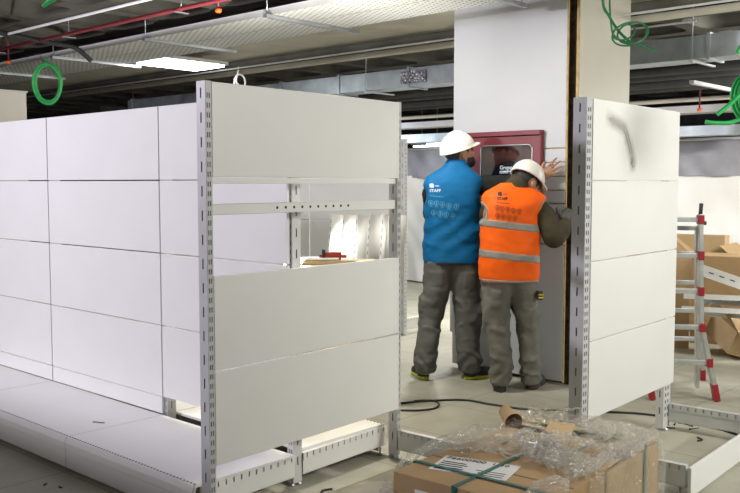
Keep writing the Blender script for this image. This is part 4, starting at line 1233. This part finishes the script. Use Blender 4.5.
sheetbox('crushed tan cardboard piece lying tilted in front of the heap', (7.55,2.78,.07), (.46,.30,.20), (.30,-.25,.8), 'kraft2', .2)
sheetbox('low light cardboard carton on the floor at the right edge', (7.95,2.30,.0), (.4,.35,.12), (0,0,.5), 'kraft2')
def spare_shelf(label, c, rot, L_=1.2):
    t = thing('perforated_shelf', label, 'shelf board', c, 0, 'spare perforated shelves', local=True)
    mx = Euler(rot).to_matrix().to_4x4()
    MB().box(-.2,.2,-L_/2,L_/2,0,.004, mx).build('sheet', M['perf'], t)
    mb = MB(); mb.box(-.205,-.2,-L_/2,L_/2,-.035,.006, mx); mb.box(.2,.205,-L_/2,L_/2,-.035,.006, mx); mb.build('lip', M['panel'], t)
    return t
spare_shelf('perforated white shelf, upper of the two sloping over the cartons', (7.18,2.36,.54), (-.03,.22,.15))
spare_shelf('perforated white shelf, lower of the two sloping over the cartons', (7.15,2.36,.44), (-.03,.22,.12))
mb = MB(); mx = Matrix.Translation((7.12,2.34,.60)) @ Euler((.30,.25,.2)).to_matrix().to_4x4()
mb.box(-.01,.01,-.55,.55,-.045,.045, mx, bev=.003); t = thing('slotted_strip', 'white slotted strip resting diagonally on the spare shelves', 'strip', (7.12,2.34,.5))
st_ = mb.build('strip', M['panel'], t)
mb = MB()
for i in range(12): mb.box(-.0115,-.0105,-.5+.085*i,-.46+.085*i,-.004,.004, mx)
absorb(st_, mb.build('slots', M['black'], t), M['black'])
# pale plastic bag on floor at far right
f = Field((7.0,1.6,0), (8.3,2.5,.4), .02)
f.add(f.ell((7.40,2.06,.07), (.30,.34,.11)), .03); f.F = f.F+.015*snoise(f.X,f.Y,f.Z,77,18); f.F = np.maximum(f.F, .005-f.Z)
o = f.mesh('paper_sack', M['kraft2'], None); tag(o, 'crumpled pale paper sack on the floor at the right edge', 'sack')

# ------------------------------------------------------------------ hanging sheets
def hanging(name, label, m, z0, z1, x, y0, y1, amp, seed):
    mb = MB(); P = []
    ny, nz = 160, 24
    for i in range(ny):
        y = y0+(y1-y0)*i/(ny-1); row = []
        for j in range(nz):
            q = j/(nz-1); z = z0+(z1-z0)*q
            w = amp*(math.sin(5.1*y+.9*math.sin(2.3*y+seed)+2.0*z)+.5*abs(math.sin(8.7*y+1.3*math.sin(3*z+seed)-4*z))+.35*math.sin(9*z+4*y+seed))
            row.append((x+w, y, z))
        P.append(row)
    o = mb.grid(P).build(name, m, recalc=False)
    return tag(o, label, 'plastic sheet')
hanging('plastic_sheet', 'bright white plastic sheeting hung across the back of the room', M['sheet'], .02, 1.56, 10.0, .3, 12.5, .05, 1)
hanging('plastic_tarp', 'grey plastic tarp band hung above the white sheeting', M['tarp'], 1.535, 1.93, 9.94, .3, 12.5, .045, 4)
o = MB().cyl((9.96,.2,1.95),(9.96,12.6,1.945),.018,10).build('hanging_rail', M['palepipe']); tag(o, 'pale rail carrying the grey tarp at the back', 'rail')

# ------------------------------------------------------------------ ceiling services
def hang_rod(parent, x, y, z0, r=.004, name='hanger_rod'):
    MB().cyl((x,y,z0),(x,y,CZ+.31),r,6).build(name, M['steel'], parent)
def cable_tray(label, x0, x1, y0, y1, z, h=.05, m='tray', rods=True):
    t = thing('cable_tray', label, 'cable tray', ((x0+x1)/2,(y0+y1)/2,z))
    MB().box(x0,x1,y0,y1,z,z+.003).build('base_sheet', M[m], t)
    for x in (x0, x1): MB().box(x-.002,x+.002,y0,y1,z,z+h).build('side_rail', M['palepipe'], t)
    return t
ta = cable_tray('pale perforated cable tray on the ceiling, nearer of the twin trays', 4.42, 4.795, .5, 14, 2.70)
tb = cable_tray('pale perforated cable tray on the ceiling, farther of the twin trays', 4.805, 5.20, .5, 14, 2.70)
for n_, y in (('strut under the trays nearest the column', 3.45), ('strut under the trays above the end frame', 5.06), ('strut under the trays left of the end frame', 6.65), ('strut under the trays beside the lit lamp', 8.25), ('strut under the trays toward the far left', 9.85)):
    t = thing('tray_strut', 'steel '+n_, 'strut', (4.86,y,2.66), 0, 'struts under the cable trays')
    MB().box(4.36,5.36,y-.02,y+.02,2.672,2.698).build('channel', M['steel'], t)
    for x in (4.38, 5.30): hang_rod(t, x, y, 2.66)
def pipe(name, label, pts, r, m, seg=10, cat='pipe', group=None):
    o = MB().ring_tube(pts, r, seg).build(name, M[m]); return tag(o, label, cat, group)
pipe('sprinkler_pipe', 'purple red pipe under the ceiling, nearer of the pair at top left', [(3.83,1,2.70),(3.83,14,2.70)], .016, 'redpipe')
pipe('sprinkler_pipe', 'purple red pipe under the ceiling, farther of the pair at top left', [(3.885,1,2.715),(3.885,14,2.715)], .014, 'redpipe')
for y in (5.4, 7.0, 8.3):
    t = thing('pipe_hanger', 'thin steel hanger rod of the red pipes at top left', 'hanger', (3.86,y,2.68), 0, 'hanger rods of the red pipes')
    MB().cyl((3.86,y,2.68),(3.86,y,CZ+.31),.004,6).build('rod', M['steel'], t)
    MB().box(3.80,3.92,y-.012,y+.012,2.676,2.684).build('clip', M['steel'], t)
pipe('conduit', 'thin white conduit line at the top left corner', [(3.49,1,2.70),(3.49,14,2.70)], .011, 'palepipe')
pipe('conduit', 'dark conduit with an elbow crossing the coffers at top left', smooth_path([(3.2,7.25,2.70),(3.6,7.38,2.70),(4.0,7.52,2.70),(4.22,7.58,2.70),(4.32,7.60,2.66),(4.42,7.62,2.60)],5), .022, 'darkpipe')
pipe('conduit', 'thin pale conduit below the coffers right of the lit lamp', [(6.2,2.0,2.70),(6.2,14,2.70)], .009, 'palepipe')
pipe('service_pipe', 'grey pipe right of the column near the top edge', [(6.5,.5,2.71),(6.5,12,2.71)], .03, 'soffit')
pipe('service_pipe', 'dark pipe right of the column at the top edge', [(6.47,.5,2.80),(6.47,12,2.80)], .035, 'concrete')
pipe('conduit', 'short bright conduit right of the column under the beam', [(6.8,2.84,2.70),(6.8,4.6,2.70)], .008, 'palepipe')
def sprinkler(label, x, y, z):
    t = thing('fire_sprinkler', label, 'sprinkler', (x,y,z), 0, 'sprinkler heads with orange caps')
    MB().cyl((x,y,z+.03),(x,y,CZ+.31),.009,8).build('drop_pipe', M['redpipe'], t)
    MB().lathe([(0,0),(.018,0),(.026,.012),(.024,.026),(.011,.032),(0,.032)], 14, Matrix.Translation((x,y,z))).build('cap', M['orange_cap'], t)
sprinkler('orange capped sprinkler at the far left top corner', 4.15, 8.72, 2.64)
sprinkler('orange capped sprinkler hanging right of the lit lamp near the top edge', 4.04, 5.20, 2.68)
sprinkler('orange capped sprinkler above the middle bay of the long run', 7.4, 11.6, 2.52)
sprinkler('orange capped sprinkler by the end frame top panel', 7.15, 8.95, 2.58)
sprinkler('orange capped sprinkler far right by the perforated tray', 8.8, 3.62, 2.17)
# lit fluorescent lamp
t = thing('fluorescent_lamp', 'lit white fluorescent lamp hanging beyond the long run', 'lamp', (5.65,7.91,2.69))
MB().box(5.24,6.05,7.62,8.20,2.715,2.75, bev=.004).build('housing', M['postlight'], t)
MB().box(5.27,6.02,7.66,8.17,2.695,2.714).build('diffuser', M['tube'], t)
for x in (5.4, 5.9): hang_rod(t, x, 7.9, 2.75)
mb = MB()
c0 = Vector((6.28,7.72,2.56))
mb.ring_tube([tuple(c0+Vector((.06*math.cos(a)*.68,-.06*math.cos(a)*.73,.085*math.sin(a)))) for a in [2*PI*k/24 for k in range(24)]], .010, 8, closed=True)
mb.ring_tube(smooth_path([(6.28,7.74,2.73),(6.27,7.74,2.66),(6.25,7.74,2.56),(6.30,7.70,2.50)],6), .010, 8)
tag(mb.build('cable_loop', M['whitecable']), 'white cable loop hanging at the end of the lit lamp', 'cable')
# big rectangular duct
t = thing('air_duct', 'long galvanised rectangular air duct passing behind the column', 'duct', (7.14,6.8,2.44))
MB().box(7.0,7.28,1.0,11.1,2.44,2.622).build('duct', M['galv'], t)
for y in (2.82, 4.4, 5.9, 6.9, 7.85, 9.4, 11.0):
    MB().box(6.985,7.295,y-.014,y+.014,2.425,2.637).build('flange', M['galv'], t)
for y in (2.93, 6.45, 8.6):
    MB().box(6.93,7.40,y-.012,y+.012,2.412,2.425).build('support', M['palepipe'], t)
    MB().cyl((6.95,y,2.40),(6.95,y,CZ+.31),.005,6).build('hanger_rod', M['steel'], t)
mb = MB(); P = []
for i in range(14):
    P.append([(6.985-.012*abs(math.sin(i*1.7+j*2.3)), 5.66+.33*i/13, 2.47+.12*j/7) for j in range(8)])
mb.grid(P, False).build('foil_patch', M['foil'], t, recalc=False)
o = MB().box(7.1,7.7,12.0,12.6,2.38,2.62, bev=.01).build('duct_box', M['darkpipe']); tag(o, 'dark boxed duct end above the long run at left', 'duct')
# darker bundle below and behind it
for i, (x, z, r) in enumerate(((7.75,2.47,.05),(7.95,2.44,.04),(8.15,2.40,.05),(8.4,2.38,.04),(8.6,2.42,.05))):
    pipe('insulated_pipe', ('dark insulated pipe under the ceiling behind the duct, %s' % ('nearest', 'second', 'third', 'fourth', 'farthest')[i]), [(x,.5,z),(x,14,z)], r, 'darkpipe', group='insulated pipes')
bar_ = MB(); bar_.box(7.36,8.95,3.08,3.12,2.285,2.315); tag(bar_.build('tray_strut', M['palepipe']), 'pale strut crossing the dark pipes at upper right', 'strut')
o = MB().box(8.3,9.7,1.2,3.1,2.43,2.60).build('branch_duct', M['galv']); tag(o, 'pale branch duct at the upper right edge', 'duct')
pipe('service_pipe', 'grey pipe running above the far perforated tray', [(8.9,.5,2.30),(8.9,13,2.30)], .022, 'soffit')
cable_tray('distant pale perforated tray, long and straight at the back', 9.0, 9.25, .5, 13, 2.175, .075)
o = MB().box(9.2,9.5,5.6,12.5,1.995,2.105).build('air_duct', M['galv']); tag(o, 'distant grey duct above the tarp left of the column', 'duct')
o = MB().box(9.3,9.55,3.36,4.8,1.955,2.06).build('air_duct', M['galv']); tag(o, 'distant short pale duct above the tarp at right', 'duct')
def far_lamp(label, x, y, z):
    t = thing('fluorescent_lamp', label, 'lamp', (x,y,z), 0, 'distant lamps')
    MB().box(x-.05,x+.05,y-.6,y+.6,z+.03,z+.06).build('housing', M['postlight'], t)
    MB().cyl((x,y-.58,z+.015),(x,y+.58,z+.015),.014,10).build('tube', M['lens'], t)
    for dy in (-.4,.4): MB().cyl((x,y+dy,z+.06),(x,y+dy,CZ+.31),.004,6).build('hanger_rod', M['steel'], t)
far_lamp('distant lit lamp above the tarp left of the column', 9.75, 7.3, 2.00)
far_lamp('distant lit lamp far left behind the tarp rail', 11.5, 9.0, 2.05)
# pale column casing far left
t = thing('column_casing', 'pale beige column casing rising behind the long run at far left', 'column', (4.05,8.1,0))
MB().box(3.0,3.82,7.70,8.4,0,2.27, bev=.004).build('casing', M['cream'], t)
MB().box(2.99,3.83,7.69,8.41,2.262,2.275).build('cap_strip', M['post'], t)

# ------------------------------------------------------------------ green cables
def coil(label, c, rx, rz, n, r, yaw, seed, tails=()):
    rr = random.Random(seed)
    mb = MB(); ax = Vector((math.cos(yaw), math.sin(yaw), 0)); dp = Vector((-ax.y, ax.x, 0))
    for k in range(n):
        a0, b0 = rx*rr.uniform(.88,1.05), rz*rr.uniform(.93,1.04); off = dp*rr.uniform(-.03,.03)+Vector((0,0,rr.uniform(-.01,.01)))
        tw = rr.uniform(-.1,.1)
        mb.ring_tube([tuple(Vector(c)+off+ax*a0*math.cos(t+tw)+Vector((0,0,b0*math.sin(t)))) for t in [2*PI*i/36 for i in range(36)]], r, 7, closed=True)
    for tl in tails: mb.ring_tube(smooth_path(tl, 8), r, 7)
    return tag(mb.build('cable_coil', M['greencable']), label, 'cable')
coil('round coil of green cable hanging from the tray at upper left', (4.47,8.55,2.46), .135, .195, 8, .011, YAW, 2, [[(4.47,8.55,2.65),(4.46,8.56,2.69),(4.41,8.58,2.73)]])
def L2(px_r, d, z): # room point from right offset, distance and height seen along the aisle
    return (.677*px_r+.736*d, -.736*px_r+.677*d, z)
d_ = 5.6
DX, DZ_ = -.037, -.038
L2_ = L2
L2 = lambda a, b, c: L2_(a+DX, b, c+(DZ_ if c < 2.8 else 0))
mb = MB()
mb.ring_tube(smooth_path([L2(1.47,d_,2.9),L2(1.485,d_,2.62),L2(1.525,d_,2.53),L2(1.585,d_,2.44),L2(1.66,d_,2.37),L2(1.69,d_,2.36)],10), .009, 7)
mb.ring_tube(smooth_path([L2(1.535,d_+.03,2.9),L2(1.535,d_+.03,2.64),L2(1.54,d_,2.47),L2(1.56,d_,2.41),L2(1.62,d_,2.375),L2(1.70,d_,2.36),L2(1.78,d_,2.325),L2(1.83,d_,2.315)],10), .006, 7)
for k, (cx_, cz_, a, b) in enumerate(((1.675,2.425,.095,.068),(1.62,2.43,.075,.048),(1.655,2.42,.115,.070))):
    mb.ring_tube([L2(cx_+a*math.cos(t), d_+.03*math.sin(t+k), cz_+b*math.sin(t)+.02*math.cos(t)) for t in [2*PI*i/36 for i in range(36)]], .006, 7, closed=True)
L2 = L2_
tag(mb.build('cable_tangle', M['greencable_dim']), 'knotted green cable hanging in front of the right side of the column', 'cable')
d_ = 4.4
mb = MB()
mb.ring_tube(smooth_path([L2(1.655,d_,1.755),L2(1.71,d_,1.75),L2(1.79,d_,1.755),L2(1.86,d_,1.80),L2(1.95,d_,1.95)],10), .011, 7)
mb.ring_tube(smooth_path([L2(1.70,d_-.03,1.79),L2(1.75,d_-.03,1.83),L2(1.80,d_-.03,1.88),L2(1.88,d_-.03,1.97),L2(1.98,d_-.03,2.06)],10), .011, 7)
for k in range(3):
    mb.ring_tube([L2(1.925+(.108+.010*k)*math.cos(t), d_+.02*k+.02*math.sin(t), 1.875+(.120+.01*k)*math.sin(t)) for t in [2*PI*i/36 for i in range(36)]], .010, 7, closed=True)
mb.ring_tube(smooth_path([L2(1.80,d_,2.09),L2(1.85,d_,2.17),L2(1.92,d_,2.26),L2(1.95,d_,2.5),L2(1.95,d_,2.9)],8), .011, 7)
tag(mb.build('cable_coil', M['greencable']), 'thick green cable coil at the right photo edge', 'cable')
d_ = 4.6
mb = MB()
for k in range(4):
    mb.ring_tube(smooth_path([L2(-1.67+.01*k,d_+.012*k,2.355+.012*k),L2(-1.62,d_,2.385+.012*k),L2(-1.54,d_,2.43+.01*k),L2(-1.40,d_,2.52),L2(-1.38,d_,2.9)],8), .010, 7)
tag(mb.build('cable_bundle', M['greencable']), 'short green cable bundle hanging at the top left corner', 'cable')

# dust smear on the top right panel: a worn grey mark in the finish
sm = bpy.data.materials.new('dusty_smear'); sm.use_nodes = True
nt = sm.node_tree; N = nt.nodes; L = nt.links; b = N['Principled BSDF']; b.inputs['Base Color'].default_value = (.42,.40,.36,1); b.inputs['Roughness'].default_value = .8
at = N.new('ShaderNodeAttribute'); at.attribute_name = 'soft'
L.new(at.outputs['Fac'], b.inputs['Alpha'])
P = []; W = []
path = [Vector(p) for p in ((.17,1.79),(.28,1.765),(.40,1.735),(.455,1.67),(.50,1.60),(.52,1.555),(.47,1.56))]
pp = smooth_path([(p.x,0,p.y) for p in path], 6)
mb = MB(); vals = []
for i, p in enumerate(pp):
    tg = (pp[min(i+1,len(pp)-1)]-pp[max(i-1,0)]).normalized(); nn = Vector((-tg.z,0,tg.x))
    row = []
    for j in range(9):
        s = (j-4)/4; q = p+nn*s*.055
        x, y = rp(q.x, .0078); row.append((x, y, q.z))
        e = min(1, i/5, (len(pp)-1-i)/5); vals.append(max(0, (1-abs(s))**1.5*.8*e))
    P.append(row)
mb.grid(P)
tp = [o for o in bpy.data.objects if o.get('label', '') == 'white panel of the right hand shelving wall, top row'][0]
so = mb.build('dust_smear', sm, tp, recalc=False)
at_ = so.data.attributes.new('soft', 'FLOAT', 'POINT'); at_.data.foreach_set('value', vals)

# ------------------------------------------------------------------ lamps of the room and added fill lights
def area(name, loc, target, size, power, col, sy=None):
    l = bpy.data.lights.new(name, 'AREA'); l.energy = power; l.color = col; l.shape = 'RECTANGLE'; l.size = size; l.size_y = sy or size
    o = bpy.data.objects.new(name, l); COL.objects.link(o); o.location = loc
    o.rotation_euler = (Vector(target)-Vector(loc)).to_track_quat('-Z','Y').to_euler()
    return o
area('lamp_left_aisle', (-1.2,6.0,2.72), (2.8,4.9,.9), .3, 200, (.93,.88,1.0))
area('lamp_front_right', (4.6,-.6,2.75), (4.4,2.4,.6), 1.6, 208, (1,.99,.91))
area('lamp_right_aisle', (8.5,1.3,2.62), (9.8,3.8,.9), 1.2, 270, (1,.99,.94))
area('lamp_work_area', (4.0,3.85,2.68), (4.3,4.0,0), .34, 48, (1,.97,.88), .34)
area('fill_behind_column', (7.6,5.5,2.36), (7.6,5.5,0), .5, 110, (1,.98,.93), .9)  # added fill hidden by the column, brightens far floor and ceiling bounce
fl = area('fill_ceiling_up', (3.34,3.32,.62), (4.25,5.1,2.75), .22, 42, (1,.98,.90)); fl.data.spread = math.radians(74)  # added fill hidden behind the end frame, brightens trays and beam from below
area('fill_back_left', (8.3,8.6,2.1), (9.9,7.5,1.4), .8, 16, (.86,.92,1.0))  # added fill that brightens the distant ducts and pipes

w = bpy.data.worlds.new('World'); SC.world = w; w.use_nodes = True
bg = w.node_tree.nodes['Background']; bg.inputs['Color'].default_value = (.95,.97,1,1); bg.inputs['Strength'].default_value = .20

# ------------------------------------------------------------------ camera
cam = bpy.data.cameras.new('camera'); co = bpy.data.objects.new('camera', cam); COL.objects.link(co)
cam.sensor_width = 36; cam.lens = 886*36/740.; cam.clip_start = .05
co.location = (0,0,1.455)
fwd = Vector((math.cos(math.radians(42.6)), math.sin(math.radians(42.6)), -63.5/886.))
co.rotation_euler = fwd.to_track_quat('-Z','Y').to_euler()
SC.camera = co
SC.view_settings.view_transform = 'Standard'; SC.view_settings.look = 'None'; SC.view_settings.gamma = 1; SC.view_settings.use_curve_mapping = False
SC.view_settings.exposure = 0
for o in bpy.data.objects:
    if '_local' in o: del o['_local']
